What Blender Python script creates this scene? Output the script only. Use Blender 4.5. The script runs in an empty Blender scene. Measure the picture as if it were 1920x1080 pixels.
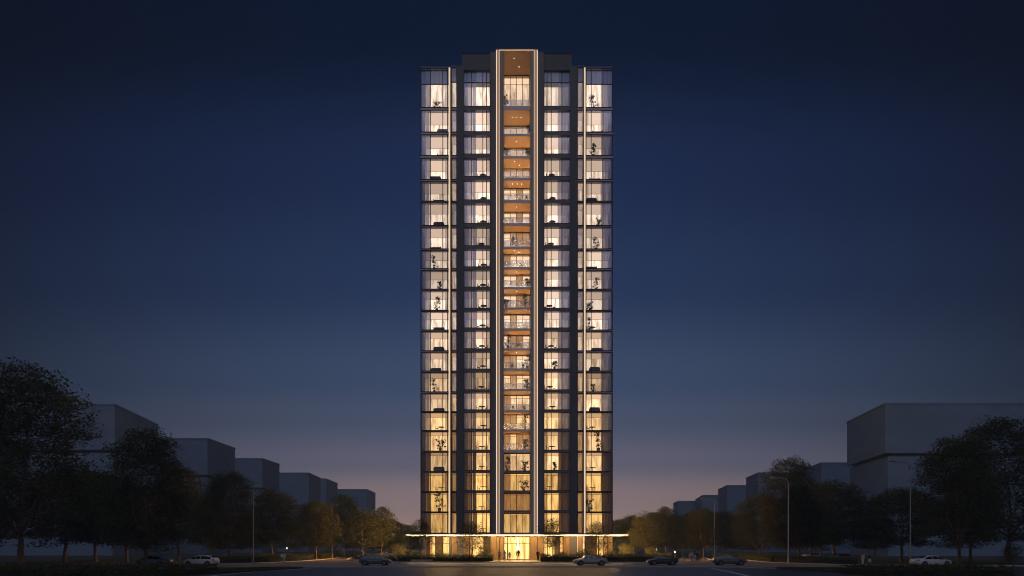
import bpy, bmesh, math, random
import numpy as np
from mathutils import Vector, Matrix

random.seed(7)
R = math.radians
HAZE = 0.0006
scene = bpy.context.scene
COL = scene.collection
F, D0, H, YH = 1254.0, 125.0, 2.5, 1026.0      # focal (px of a 1920 wide frame), camera to tower, eye height, horizon row

def X(px, d): return (px - 960.0) * d / F
def Z(py, d): return H + (YH - py) * d / F
def DG(py): return F * H / (py - YH)           # distance of a ground point seen at row py
def G(px, py):                                  # ground point
    d = DG(py); return (X(px, d), d - D0)
def GD(px, d): return (X(px, d), d - D0)

# ------------------------------------------------------------------ materials
MATS = {}
def nt(name):
    m = bpy.data.materials.new(name); m.use_nodes = True
    t = m.node_tree; t.nodes.clear()
    out = t.nodes.new('ShaderNodeOutputMaterial')
    MATS[name] = m
    return m, t, out

def pbr(name, col, rough=0.6, metal=0.0, var=0.15, scale=6.0, bump=0.0, spec=0.5, coords='Object', coat=0.0, stretch=None):
    m, t, out = nt(name)
    b = t.nodes.new('ShaderNodeBsdfPrincipled')
    b.inputs['Roughness'].default_value = rough
    b.inputs['Metallic'].default_value = metal
    b.inputs['Specular IOR Level'].default_value = spec
    b.inputs['Coat Weight'].default_value = coat
    tc = t.nodes.new('ShaderNodeTexCoord')
    nz = t.nodes.new('ShaderNodeTexNoise'); nz.inputs['Scale'].default_value = scale; nz.inputs['Detail'].default_value = 6
    if stretch:
        mp = t.nodes.new('ShaderNodeMapping'); mp.inputs['Scale'].default_value = stretch
        t.links.new(tc.outputs[coords], mp.inputs['Vector']); t.links.new(mp.outputs[0], nz.inputs['Vector'])
    else:
        t.links.new(tc.outputs[coords], nz.inputs['Vector'])
    rp = t.nodes.new('ShaderNodeValToRGB')
    rp.color_ramp.elements[0].position = 0.3; rp.color_ramp.elements[1].position = 0.7
    rp.color_ramp.elements[0].color = tuple(c * (1 - var) for c in col) + (1,)
    rp.color_ramp.elements[1].color = tuple(min(1, c * (1 + var)) for c in col) + (1,)
    t.links.new(nz.outputs['Fac'], rp.inputs['Fac']); t.links.new(rp.outputs['Color'], b.inputs['Base Color'])
    if bump:
        bp = t.nodes.new('ShaderNodeBump'); bp.inputs['Strength'].default_value = bump; bp.inputs['Distance'].default_value = 0.05
        t.links.new(nz.outputs['Fac'], bp.inputs['Height']); t.links.new(bp.outputs['Normal'], b.inputs['Normal'])
    t.links.new(b.outputs[0], out.inputs['Surface'])
    return m

def emit(name, col, s):
    m, t, out = nt(name)
    e = t.nodes.new('ShaderNodeEmission'); e.inputs['Color'].default_value = (*col, 1); e.inputs['Strength'].default_value = s
    t.links.new(e.outputs[0], out.inputs['Surface'])
    return m

def glowing_wall(name, col, s, seed):
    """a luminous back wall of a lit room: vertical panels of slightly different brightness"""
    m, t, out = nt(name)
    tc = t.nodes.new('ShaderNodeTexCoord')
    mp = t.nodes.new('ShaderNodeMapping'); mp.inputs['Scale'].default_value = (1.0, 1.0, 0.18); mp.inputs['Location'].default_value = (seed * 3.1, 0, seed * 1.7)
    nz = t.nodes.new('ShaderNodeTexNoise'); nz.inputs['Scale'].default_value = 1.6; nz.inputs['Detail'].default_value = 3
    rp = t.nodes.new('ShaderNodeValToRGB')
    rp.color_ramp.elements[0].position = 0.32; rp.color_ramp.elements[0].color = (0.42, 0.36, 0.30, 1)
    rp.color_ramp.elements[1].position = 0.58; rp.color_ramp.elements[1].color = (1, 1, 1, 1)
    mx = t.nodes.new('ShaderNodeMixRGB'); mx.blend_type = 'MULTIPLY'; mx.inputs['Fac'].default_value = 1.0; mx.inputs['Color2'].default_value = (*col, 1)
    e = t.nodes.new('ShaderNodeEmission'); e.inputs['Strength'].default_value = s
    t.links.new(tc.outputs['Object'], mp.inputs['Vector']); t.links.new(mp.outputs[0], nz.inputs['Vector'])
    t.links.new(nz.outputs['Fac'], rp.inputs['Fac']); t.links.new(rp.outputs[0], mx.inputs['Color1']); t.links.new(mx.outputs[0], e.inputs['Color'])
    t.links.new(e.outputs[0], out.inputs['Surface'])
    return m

def curtain_mat(name, col, transl=0.6, sheer=0.2):
    m, t, out = nt(name)
    tc = t.nodes.new('ShaderNodeTexCoord')
    mp = t.nodes.new('ShaderNodeMapping'); mp.inputs['Scale'].default_value = (5.0, 1.0, 0.05)
    nz = t.nodes.new('ShaderNodeTexNoise'); nz.inputs['Scale'].default_value = 1.4; nz.inputs['Detail'].default_value = 2
    rp = t.nodes.new('ShaderNodeValToRGB')
    rp.color_ramp.elements[0].position = 0.3; rp.color_ramp.elements[0].color = tuple(c * 0.72 for c in col) + (1,)
    rp.color_ramp.elements[1].position = 0.7; rp.color_ramp.elements[1].color = tuple(min(1, c * 1.15) for c in col) + (1,)
    a = t.nodes.new('ShaderNodeBsdfDiffuse'); b = t.nodes.new('ShaderNodeBsdfTranslucent')
    mx = t.nodes.new('ShaderNodeMixShader'); mx.inputs['Fac'].default_value = transl
    t.links.new(tc.outputs['Object'], mp.inputs['Vector']); t.links.new(mp.outputs[0], nz.inputs['Vector']); t.links.new(nz.outputs['Fac'], rp.inputs['Fac'])
    for n in (a, b): t.links.new(rp.outputs[0], n.inputs['Color'])
    tr = t.nodes.new('ShaderNodeBsdfTransparent'); m2 = t.nodes.new('ShaderNodeMixShader'); m2.inputs['Fac'].default_value = sheer
    t.links.new(a.outputs[0], mx.inputs[1]); t.links.new(b.outputs[0], mx.inputs[2]); t.links.new(mx.outputs[0], m2.inputs[1]); t.links.new(tr.outputs[0], m2.inputs[2]); t.links.new(m2.outputs[0], out.inputs['Surface'])
    return m

def glass(name, tint=(0.93, 0.94, 0.97), base=0.05, top=0.6, milky=0.0):
    m, t, out = nt(name)
    tr = t.nodes.new('ShaderNodeBsdfTransparent'); tr.inputs['Color'].default_value = (*tint, 1)
    gl = t.nodes.new('ShaderNodeBsdfGlossy'); gl.inputs['Roughness'].default_value = 0.02
    lw = t.nodes.new('ShaderNodeLayerWeight'); lw.inputs['Blend'].default_value = 0.25
    mr = t.nodes.new('ShaderNodeMapRange'); mr.inputs['To Min'].default_value = base; mr.inputs['To Max'].default_value = top
    mx = t.nodes.new('ShaderNodeMixShader')
    t.links.new(lw.outputs['Fresnel'], mr.inputs['Value']); t.links.new(mr.outputs[0], mx.inputs['Fac'])
    t.links.new(tr.outputs[0], mx.inputs[1]); t.links.new(gl.outputs[0], mx.inputs[2])
    last = mx.outputs[0]
    if milky:
        df = t.nodes.new('ShaderNodeBsdfTranslucent'); df.inputs['Color'].default_value = (0.85, 0.85, 0.9, 1)
        dd = t.nodes.new('ShaderNodeBsdfDiffuse'); dd.inputs['Color'].default_value = (0.85, 0.85, 0.9, 1)
        ad = t.nodes.new('ShaderNodeMixShader'); ad.inputs['Fac'].default_value = 0.5
        t.links.new(df.outputs[0], ad.inputs[1]); t.links.new(dd.outputs[0], ad.inputs[2])
        m2 = t.nodes.new('ShaderNodeMixShader'); m2.inputs['Fac'].default_value = milky
        t.links.new(last, m2.inputs[1]); t.links.new(ad.outputs[0], m2.inputs[2]); last = m2.outputs[0]
    t.links.new(last, out.inputs['Surface'])
    return m

def leaf_mat(name, col, col2):
    m, t, out = nt(name)
    oi = t.nodes.new('ShaderNodeObjectInfo'); ge = t.nodes.new('ShaderNodeNewGeometry')
    rp = t.nodes.new('ShaderNodeValToRGB')
    rp.color_ramp.elements[0].color = (*col, 1); rp.color_ramp.elements[1].color = (*col2, 1)
    t.links.new(ge.outputs['Random Per Island'], rp.inputs['Fac'])
    hs = t.nodes.new('ShaderNodeHueSaturation')
    mr = t.nodes.new('ShaderNodeMapRange'); mr.inputs['To Min'].default_value = 0.75; mr.inputs['To Max'].default_value = 1.25
    t.links.new(oi.outputs['Random'], mr.inputs['Value']); t.links.new(mr.outputs[0], hs.inputs['Value']); t.links.new(rp.outputs[0], hs.inputs['Color'])
    a = t.nodes.new('ShaderNodeBsdfPrincipled'); a.inputs['Roughness'].default_value = 0.55; a.inputs['Specular IOR Level'].default_value = 0.25
    b = t.nodes.new('ShaderNodeBsdfTranslucent')
    mx = t.nodes.new('ShaderNodeMixShader'); mx.inputs['Fac'].default_value = 0.38
    t.links.new(hs.outputs[0], a.inputs['Base Color']); t.links.new(hs.outputs[0], b.inputs['Color'])
    t.links.new(a.outputs[0], mx.inputs[1]); t.links.new(b.outputs[0], mx.inputs[2]); t.links.new(mx.outputs[0], out.inputs['Surface'])
    return m

M = dict(
    pier=pbr('dark_slate_panel', (0.105, 0.105, 0.122), 0.45, 0.0, 0.10, 0.6, stretch=(1, 1, 0.15)),
    pier2=pbr('grey_metal_panel', (0.24, 0.235, 0.25), 0.4, 0.0, 0.08, 0.7, stretch=(1, 1, 0.15)),
    spandrel=pbr('spandrel_metal', (0.17, 0.165, 0.19), 0.4, 0.0, 0.1, 1.2),
    slab=pbr('slab_edge_metal', (0.74, 0.70, 0.78), 0.4, 0.0, 0.1, 1.2),
    frame=pbr('black_mullion', (0.018, 0.016, 0.018), 0.4, 0.3, 0.1),
    crown_panel=pbr('crown_panel_metal', (0.085, 0.085, 0.10), 0.5, 0, 0.08, 0.5),
    bronze=pbr('bronze_cladding', (0.33, 0.215, 0.10), 0.45, 0.3, 0.14, 1.0, stretch=(3, 1, 0.1)),
    fin=pbr('champagne_fin', (0.72, 0.56, 0.42), 0.45, 0.1, 0.05, 1.0, stretch=(1, 1, 0.05)),
    wood=pbr('timber_soffit', (0.50, 0.25, 0.085), 0.5, 0, 0.18, 2.0, stretch=(1, 9, 1)),
    plaster=pbr('room_plaster', (0.70, 0.64, 0.58), 0.8, 0, 0.05, 1.5),
    plaster_w=pbr('room_plaster_warm', (0.62, 0.46, 0.28), 0.8, 0, 0.08, 1.5),
    concrete=pbr('roof_concrete', (0.22, 0.22, 0.23), 0.8, 0, 0.15, 2.0),
    canopy=pbr('canopy_metal', (0.10, 0.08, 0.07), 0.4, 0.4, 0.1),
    glass=glass('window_glass', base=0.045, top=0.5), rail=glass('balcony_glass', base=0.08, top=0.6, milky=0.20), shop=glass('shop_glass', base=0.03, top=0.4),
    leaf=leaf_mat('tree_leaf', (0.040, 0.046, 0.015), (0.115, 0.112, 0.034)),
    leaf2=leaf_mat('young_tree_leaf', (0.042, 0.052, 0.016), (0.110, 0.112, 0.036)),
    hedgeleaf=leaf_mat('hedge_leaf', (0.050, 0.060, 0.018), (0.135, 0.135, 0.040)),
    plantleaf=leaf_mat('house_plant_leaf', (0.05, 0.075, 0.04), (0.12, 0.15, 0.07)),
    bark=pbr('bark', (0.20, 0.135, 0.095), 0.9, 0, 0.35, 14, 0.6, stretch=(1, 1, 0.2)),
    soil=pbr('hedge_core', (0.032, 0.035, 0.015), 0.95, 0, 0.3, 5),
    pole=pbr('galvanised_pole', (0.20, 0.195, 0.19), 0.5, 0.4, 0.1, 3),
    lampglass=pbr('lamp_lens', (0.70, 0.68, 0.62), 0.3, 0, 0.03),
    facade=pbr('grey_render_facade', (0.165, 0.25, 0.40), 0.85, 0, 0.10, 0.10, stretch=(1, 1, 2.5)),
    facade_d=pbr('dark_ledge', (0.03, 0.03, 0.033), 0.8, 0, 0.1),
    asphalt=None,
)
def asphalt(name, col, rough, lane=False):
    m, t, out = nt(name)
    b = t.nodes.new('ShaderNodeBsdfPrincipled'); b.inputs['Specular IOR Level'].default_value = 0.5
    tc = t.nodes.new('ShaderNodeTexCoord')
    n1 = t.nodes.new('ShaderNodeTexNoise'); n1.inputs['Scale'].default_value = 0.25; n1.inputs['Detail'].default_value = 8
    n2 = t.nodes.new('ShaderNodeTexNoise'); n2.inputs['Scale'].default_value = 14; n2.inputs['Detail'].default_value = 4
    rp = t.nodes.new('ShaderNodeValToRGB'); rp.color_ramp.elements[0].position = .3; rp.color_ramp.elements[1].position = .72
    rp.color_ramp.elements[0].color = tuple(c * .72 for c in col) + (1,); rp.color_ramp.elements[1].color = tuple(c * 1.25 for c in col) + (1,)
    mr = t.nodes.new('ShaderNodeMapRange'); mr.inputs['To Min'].default_value = rough - .1; mr.inputs['To Max'].default_value = rough + .12
    bp = t.nodes.new('ShaderNodeBump'); bp.inputs['Strength'].default_value = .35; bp.inputs['Distance'].default_value = .02
    t.links.new(tc.outputs['Object'], n1.inputs['Vector']); t.links.new(tc.outputs['Object'], n2.inputs['Vector'])
    t.links.new(n1.outputs['Fac'], rp.inputs['Fac']); t.links.new(rp.outputs[0], b.inputs['Base Color'])
    t.links.new(n1.outputs['Fac'], mr.inputs['Value']); t.links.new(mr.outputs[0], b.inputs['Roughness'])
    t.links.new(n2.outputs['Fac'], bp.inputs['Height']); t.links.new(bp.outputs[0], b.inputs['Normal'])
    t.links.new(b.outputs[0], out.inputs['Surface'])
    return m
M['asphalt'] = asphalt('asphalt', (0.046, 0.046, 0.054), 0.40)
M['lane'] = asphalt('paved_lane', (0.27, 0.205, 0.165), 0.5)  # the tower's warm light on the lane is put into its colour
M['lawn'] = pbr('lawn_ground', (0.022, 0.026, 0.012), 0.95, 0, 0.4, 0.6)
M['kerb'] = pbr('kerb_stone', (0.42, 0.40, 0.37), 0.7, 0, 0.12, 2)
M['paint'] = pbr('road_paint', (0.62, 0.62, 0.60), 0.6, 0, 0.15, 3)
M['plaza'] = pbr('plaza_stone', (0.50, 0.43, 0.35), 0.45, 0, 0.12, 1.2)
M['hill'] = pbr('hill_ground', (0.05, 0.055, 0.07), 0.95, 0, 0.2, 0.02)

# ------------------------------------------------------------------ mesh builder
class MB:
    def __init__(s): s.v = []; s.f = []; s.smooth = set()
    def add(s, vs, fs, smooth=False):
        o = len(s.v); s.v += [tuple(v) for v in vs]
        for f in fs:
            if smooth: s.smooth.add(len(s.f))
            s.f.append(tuple(i + o for i in f))
    def box(s, x0, x1, y0, y1, z0, z1):
        if x0 > x1: x0, x1 = x1, x0
        s.add([(x0,y0,z0),(x1,y0,z0),(x1,y1,z0),(x0,y1,z0),(x0,y0,z1),(x1,y0,z1),(x1,y1,z1),(x0,y1,z1)],
              [(0,3,2,1),(4,5,6,7),(0,1,5,4),(1,2,6,5),(2,3,7,6),(3,0,4,7)])
    def quad(s, a, b, c, d): s.add([a, b, c, d], [(0, 1, 2, 3)])
    def prism(s, pts, z0, z1):
        n = len(pts)
        s.add([(x, y, z0) for x, y in pts] + [(x, y, z1) for x, y in pts],
              [tuple(range(n - 1, -1, -1)), tuple(range(n, 2 * n))] + [(i, (i + 1) % n, n + (i + 1) % n, n + i) for i in range(n)])
    def tube(s, pts, rad, n=6, cap=True, smooth=True):
        pts = [Vector(p) for p in pts]
        if not isinstance(rad, (list, tuple)): rad = [rad] * len(pts)
        vs = []; fs = []; ref = None
        for i, p in enumerate(pts):
            t = (pts[min(i + 1, len(pts) - 1)] - pts[max(i - 1, 0)])
            if t.length < 1e-9: t = Vector((0, 0, 1))
            t.normalize()
            if ref is None: ref = Vector((1, 0, 0)) if abs(t.x) < .8 else Vector((0, 1, 0))
            a = (ref - t * ref.dot(t)).normalized(); b = t.cross(a); ref = a
            for k in range(n):
                an = 2 * math.pi * k / n
                vs.append(p + (a * math.cos(an) + b * math.sin(an)) * rad[i])
        for i in range(len(pts) - 1):
            for k in range(n):
                fs.append((i*n+k, i*n+(k+1)%n, (i+1)*n+(k+1)%n, (i+1)*n+k))
        if cap: fs.append(tuple(range(n-1,-1,-1))); fs.append(tuple((len(pts)-1)*n+k for k in range(n)))
        s.add(vs, fs, smooth)
    def mesh(s, name, mat):
        me = bpy.data.meshes.new(name); me.from_pydata(s.v, [], s.f)
        me.materials.append(mat)
        for i in s.smooth: me.polygons[i].use_smooth = True
        return me
    def build(s, name, mat, parent=None):
        return link(name, s.mesh(name, mat), parent)

def link(name, me, parent=None):
    o = bpy.data.objects.new(name, me); COL.objects.link(o)
    if parent: o.parent = parent
    return o
def tag(o, label=None, cat=None, group=None, kind=None):
    if label: o['label'] = label
    if cat: o['category'] = cat
    if group: o['group'] = group
    if kind: o['kind'] = kind
    return o
def thing(name, label, cat, loc=(0, 0, 0), rz=0.0, group=None):
    o = bpy.data.objects.new(name, None); COL.objects.link(o)
    o.empty_display_size = 0.3; o.location = loc; o.rotation_euler.z = rz
    return tag(o, label, cat, group)
def ckids(o): return [c for c in COL.objects if c.parent is o]
def dup(root, loc, rz=0.0, scale=None, label=None):
    r = root.copy(); COL.objects.link(r); r.location = loc; r.rotation_euler.z = rz
    if scale is not None: r.scale = (scale,) * 3 if not isinstance(scale, tuple) else scale
    if label: r['label'] = label
    for c in KIDS[root.name]:
        k = c.copy(); COL.objects.link(k); k.parent = r
        for g in KIDS.get(c.name, []):
            q = g.copy(); COL.objects.link(q); q.parent = k
    return r
KIDS = {}
def remember(root):
    KIDS[root.name] = ckids(root)
    for c in KIDS[root.name]: KIDS[c.name] = ckids(c)

def from_arrays(name, V, Fq, mat):
    me = bpy.data.meshes.new(name)
    n = len(V); m = len(Fq)
    me.vertices.add(n); me.vertices.foreach_set('co', np.asarray(V, np.float32).ravel())
    me.loops.add(m * 4); me.loops.foreach_set('vertex_index', np.asarray(Fq, np.int32).ravel())
    me.polygons.add(m); me.polygons.foreach_set('loop_start', np.arange(0, m * 4, 4, dtype=np.int32))
    me.update(calc_edges=True); me.validate()
    me.materials.append(mat)
    return me

def leaves(centers, size, rng, up=0.5, asp=0.55):
    """little pointed quads at the given centres"""
    n = len(centers)
    nrm = rng.normal(size=(n, 3)); nrm[:, 2] = np.abs(nrm[:, 2]) + up * 2
    nrm /= np.linalg.norm(nrm, axis=1)[:, None]
    t = rng.normal(size=(n, 3)); t -= nrm * np.sum(t * nrm, axis=1)[:, None]; t /= np.linalg.norm(t, axis=1)[:, None]
    b = np.cross(nrm, t)
    L = size * rng.uniform(.6, 1.35, n)[:, None]
    V = np.stack([centers - t * L * .5, centers + b * L * asp * .5 + nrm * L * .06, centers + t * L * .5, centers - b * L * asp * .5 + nrm * L * .06], axis=1).reshape(-1, 3)
    return V, np.arange(n * 4).reshape(n, 4)

# ------------------------------------------------------------------ world, camera, twilight
def lin(r, g, b): return tuple(((c / 255) / 12.92 if c / 255 <= .04045 else ((c / 255 + .055) / 1.055) ** 2.4) for c in (r, g, b))
w = bpy.data.worlds.new('World'); scene.world = w; w.use_nodes = True
t = w.node_tree; t.nodes.clear()
out = t.nodes.new('ShaderNodeOutputWorld'); bg = t.nodes.new('ShaderNodeBackground')
tc = t.nodes.new('ShaderNodeTexCoord'); sx = t.nodes.new('ShaderNodeSeparateXYZ'); t.links.new(tc.outputs['Generated'], sx.inputs[0])
rp = t.nodes.new('ShaderNodeValToRGB'); cr = rp.color_ramp; cr.interpolation = 'EASE'
stops = [(0.0, (172, 140, 130)), (0.08, (150, 131, 135)), (0.125, (108, 107, 128)), (0.19, (76, 86, 113)), (0.242, (60, 77, 108)), (0.374, (35, 53, 89)), (0.49, (24, 40, 76)), (0.61, (9, 22, 46)), (1.0, (6, 12, 28))]
while len(cr.elements) < len(stops): cr.elements.new(.5)
for e, (p, c) in zip(cr.elements, stops): e.position = p; e.color = (*lin(*c), 1)
m1 = t.nodes.new('ShaderNodeMath'); m1.operation = 'MULTIPLY'; t.links.new(sx.outputs['X'], m1.inputs[0]); t.links.new(sx.outputs['X'], m1.inputs[1])
m2 = t.nodes.new('ShaderNodeMath'); m2.operation = 'SUBTRACT'; m2.inputs[0].default_value = 1.0001; t.links.new(m1.outputs[0], m2.inputs[1])
m3 = t.nodes.new('ShaderNodeMath'); m3.operation = 'SQRT'; t.links.new(m2.outputs[0], m3.inputs[0])
m4 = t.nodes.new('ShaderNodeMath'); m4.operation = 'DIVIDE'; t.links.new(sx.outputs['Z'], m4.inputs[0]); t.links.new(m3.outputs[0], m4.inputs[1])
t.links.new(m4.outputs[0], rp.inputs['Fac'])
# the afterglow sits behind the tower: the sky darkens away from it
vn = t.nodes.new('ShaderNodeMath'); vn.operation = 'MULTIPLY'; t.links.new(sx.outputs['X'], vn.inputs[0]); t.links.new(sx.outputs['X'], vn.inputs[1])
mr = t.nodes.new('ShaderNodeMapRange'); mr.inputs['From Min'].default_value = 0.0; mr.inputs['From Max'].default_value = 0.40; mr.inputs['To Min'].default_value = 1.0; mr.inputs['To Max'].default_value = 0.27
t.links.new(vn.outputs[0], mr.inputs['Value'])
ms = t.nodes.new('ShaderNodeMapRange'); ms.interpolation_type = 'SMOOTHSTEP'; ms.inputs['From Min'].default_value = 0.45; ms.inputs['From Max'].default_value = 0.85; ms.inputs['To Min'].default_value = 0.0; ms.inputs['To Max'].default_value = 1.1  # far-side sky brightened beyond the frame, added to light the blocks' sides
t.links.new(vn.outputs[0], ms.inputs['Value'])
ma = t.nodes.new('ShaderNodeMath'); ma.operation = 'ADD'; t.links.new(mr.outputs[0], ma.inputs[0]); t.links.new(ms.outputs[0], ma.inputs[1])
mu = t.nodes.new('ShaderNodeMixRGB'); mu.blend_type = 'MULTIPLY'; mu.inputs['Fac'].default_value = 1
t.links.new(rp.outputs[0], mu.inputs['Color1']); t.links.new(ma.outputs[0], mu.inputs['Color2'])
sky = t.nodes.new('ShaderNodeTexSky'); sky.sky_type = 'NISHITA'; sky.sun_disc = False; sky.sun_elevation = R(-6.0); sky.sun_rotation = R(0.0)
ad = t.nodes.new('ShaderNodeMixRGB'); ad.blend_type = 'ADD'; ad.inputs['Fac'].default_value = 0.05
t.links.new(mu.outputs[0], ad.inputs['Color1']); t.links.new(sky.outputs[0], ad.inputs['Color2'])
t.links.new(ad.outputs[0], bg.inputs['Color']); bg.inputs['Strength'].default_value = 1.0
t.links.new(bg.outputs[0], out.inputs['Surface'])

cd = bpy.data.cameras.new('Camera'); cam = bpy.data.objects.new('Camera', cd); COL.objects.link(cam)
cam.location = (0, -D0, H); cam.rotation_euler = (R(90), 0, 0)
cd.sensor_width = 36.0; cd.lens = 36.0 * F / 1920; cd.shift_y = (YH - 540) / 1920; cd.clip_end = 6000
scene.camera = cam
sl = bpy.data.lights.new('Sun', 'SUN'); so = bpy.data.objects.new('Sun', sl); COL.objects.link(so)
sl.energy = 0.40; sl.angle = R(60); sl.color = (0.78, 0.84, 1.0); so.rotation_euler = (R(30), 0, R(-8))
scene.view_settings.view_transform = 'Standard'; scene.view_settings.look = 'None'; scene.view_settings.gamma = 1; scene.view_settings.exposure = 0
scene.view_settings.use_curve_mapping = False
cy = scene.cycles
cy.use_denoising = True; cy.max_bounces = 7; cy.diffuse_bounces = 3; cy.glossy_bounces = 2; cy.transmission_bounces = 3; cy.transparent_max_bounces = 16; cy.volume_bounces = 0
cy.filter_width = 1.0; cy.sample_clamp_indirect = 4.0; cy.caustics_reflective = False; cy.caustics_refractive = False

# ------------------------------------------------------------------ ground
def sheet(name, pts, z, mat):
    b = MB(); n = len(pts); b.add([(x, y, z) for x, y in pts], [tuple(range(n))]); o = b.build(name, mat); o['kind'] = 'structure'
    if o.data.polygons[0].normal.z < 0: o.data.flip_normals()
    return o
sheet('ground', [(-630, -300), (630, -300), (630, 630), (-630, 630)], 0.0, M['lawn'])
yk = DG(1063.2) - D0
sheet('road', [(-400, -300), (400, -300), (400, yk), (-400, yk)], 0.004, M['asphalt'])
sheet('lane', [(-400, yk), (400, yk), GD(2300, DG(1061)), G(1700, 1061), G(1560, 1059), G(1440, 1054.6), G(1400, 1050.6), G(1330, 1049.2), G(1322, 1045.5), G(1285, 1045.5), G(1278, 1048), G(1255, 1052), G(1209, 1055), G(915, 1055), G(745, 1054.6),
                G(672, 1052.5), G(648, 1050), G(660, 1045), G(640, 1045), G(625, 1047.5), G(595, 1050.2), G(560, 1053), G(480, 1056.5), G(345, 1058.5), G(200, 1059.5), (-400, DG(1060) - D0)], 0.006, M['lane'])
def strip(name, pts, w_, z0, z1, mat):
    b = MB(); P = [Vector((x, y)) for x, y in pts]; L = []; Rr = []
    for i, p in enumerate(P):
        d = (P[min(i+1, len(P)-1)] - P[max(i-1, 0)]).normalized(); n = Vector((-d.y, d.x)) * w_ / 2
        L.append(p + n); Rr.append(p - n)
    n = len(P)
    vs = [(p.x, p.y, z) for z in (z0, z1) for p in L] + [(p.x, p.y, z) for z in (z0, z1) for p in Rr]
    fs = []
    for i in range(n - 1):
        fs += [(n+i, 3*n+i, 3*n+i+1, n+i+1), (i, n+i, n+i+1, i+1), (2*n+i, 2*n+i+1, 3*n+i+1, 3*n+i)]
    fs += [(0, 2*n, 3*n, n), (n-1, 2*n-1, 4*n-1, 3*n-1)]
    b.add(vs, fs); o = b.build(name, mat); o['kind'] = 'structure'; return o
strip('kerb', [(-300, DG(1060) - D0), G(200, 1059.5), G(345, 1058.5), G(480, 1056.5), G(560, 1053), G(595, 1050.2), G(625, 1047.5), G(640, 1045)], .45, 0, .13, M['kerb'])
strip('kerb', [G(660, 1045), G(648, 1050), G(672, 1052.5), G(745, 1054.6), G(915, 1055)], .45, 0, .13, M['kerb'])
strip('kerb', [G(1016, 1055), G(1209, 1055), G(1255, 1052), G(1278, 1048), G(1285, 1045.5)], .45, 0, .13, M['kerb'])
strip('kerb', [G(1322, 1045.5), G(1330, 1049.2), G(1400, 1050.6), G(1440, 1054.6), G(1560, 1059), G(1700, 1061), GD(2300, DG(1061))], .45, 0, .13, M['kerb'])
strip('median_kerb', [G(566, 1063.8), G(960, 1063.8), G(1330, 1063.8), G(1455, 1066.5)], .5, 0, .12, M['kerb'])
strip('road_marking', [G(1335, 1066), G(1365, 1072), G(1400, 1079.5), G(1440, 1088)], .35, .007, .0105, M['paint'])
strip('road_marking', [G(585, 1065.4), G(480, 1072), G(395, 1080), G(340, 1086)], .3, .007, .0105, M['paint'])
plz = MB(); plz.prism([G(915, 1055.1), G(1016, 1055.1), GD(1004, 126), GD(930, 126)], 0, .10); tag(plz.build('plaza', M['plaza']), kind='structure')
sheet('forecourt', [GD(760, 109), GD(1200, 109), GD(1165, 127), GD(775, 127)], .05, M['plaza'])

# ------------------------------------------------------------------ tower
tower = thing('apartment_tower', 'tall illuminated glass apartment tower with a central column of balconies, lit fins and entrance canopy', 'building')
def dY(Y): return D0 + Y
def px(p, Y): return X(p, dY(Y))
def pz(p, Y): return Z(p, dY(Y))
def bpart(name, x0, x1, yt, yb, Y0, Y1, mat, parent=tower):
    b = MB(); b.box(px(x0, Y0), px(x1, Y0), Y0, Y1, pz(yb, Y0) if yb is not None else 0.0, pz(yt, Y0)); return b.build(name, mat, parent)

# storeys: rows of the top and bottom of each window
BT = [131, 206, 253, 296, 337, 381, 425, 467, 505.5, 543.5, 583, 620, 659.5, 697, 736, 773, 809, 848, 886, 923.5, 961]
BB = [199.5, 247, 289, 331, 375, 419, 461, 500.5, 538.5, 578, 615, 654, 692, 731, 768.5, 804.5, 844, 882, 920, 957.5, 999]
WTX = [127, 207, 253, 297, 341, 380, 426, 470, 507.5, 545.5, 584.5, 622, 661, 699, 738.6, 774, 810, 848.6, 887, 924, 962]
WBX = [201, 247, 291, 336, 376.5, 422, 466, 503, 541.5, 581, 618, 657, 695, 734, 771, 806.5, 845, 883, 921, 959, 999]
WT = [127] + [a - .8 for a in WTX[1:]]; WB = [a + .8 for a in WBX]
CS = [94.5, 206, 255, 297, 338, 380, 423, 467, 505, 542, 580, 619, 657, 695, 733, 773, 809, 848.5, 886, 924, 961]
CD = [141, 236, 277, 316, 352.5, 397, 435, 477, 515, 552.5, 589, 628, 665.5, 702.5, 740.5, 777, 813, 850, 887.5, 925.5, 962.5]
CF = [198, 250.5, 292.5, 332.5, 374, 418, 462, 500, 537.5, 576.5, 615.5, 653, 690.5, 729.5, 769, 805, 843, 882, 919.5, 957, 999]
NK = 21
YB, YW = 0.9, 0.7
rr = random.Random(11)
def mixc(a, b, f): return tuple(x + (y - x) * f for x, y in zip(a, b))
def warm(k):      # 0 high in the tower (pale cream), 1 at the foot (golden)
    y = BT[k]; return max(0.0, min(1.0, (y - 560) / 330.0))
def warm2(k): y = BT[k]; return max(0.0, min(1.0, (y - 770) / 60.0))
WL = {}; CM = {}; CE = {}
def ce(k, s):
    f = round(warm(k) * 4) / 4; s = round(s * 10) / 10; key = (f, s)
    if key not in CE: CE[key] = emit('ceiling_light_%d_%d' % (f * 4, s * 10), mixc((1.0, 0.70, 0.49), (1.0, 0.54, 0.16), f), s)
    return CE[key]
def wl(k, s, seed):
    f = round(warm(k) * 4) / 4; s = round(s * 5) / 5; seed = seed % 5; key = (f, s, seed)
    if key not in WL: WL[key] = glowing_wall('lit_wall_%d_%d_%d' % (f * 4, s * 10, seed), mixc((1.0, 0.76, 0.56), (1.0, 0.56, 0.16), f), s, seed)
    return WL[key]
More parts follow.
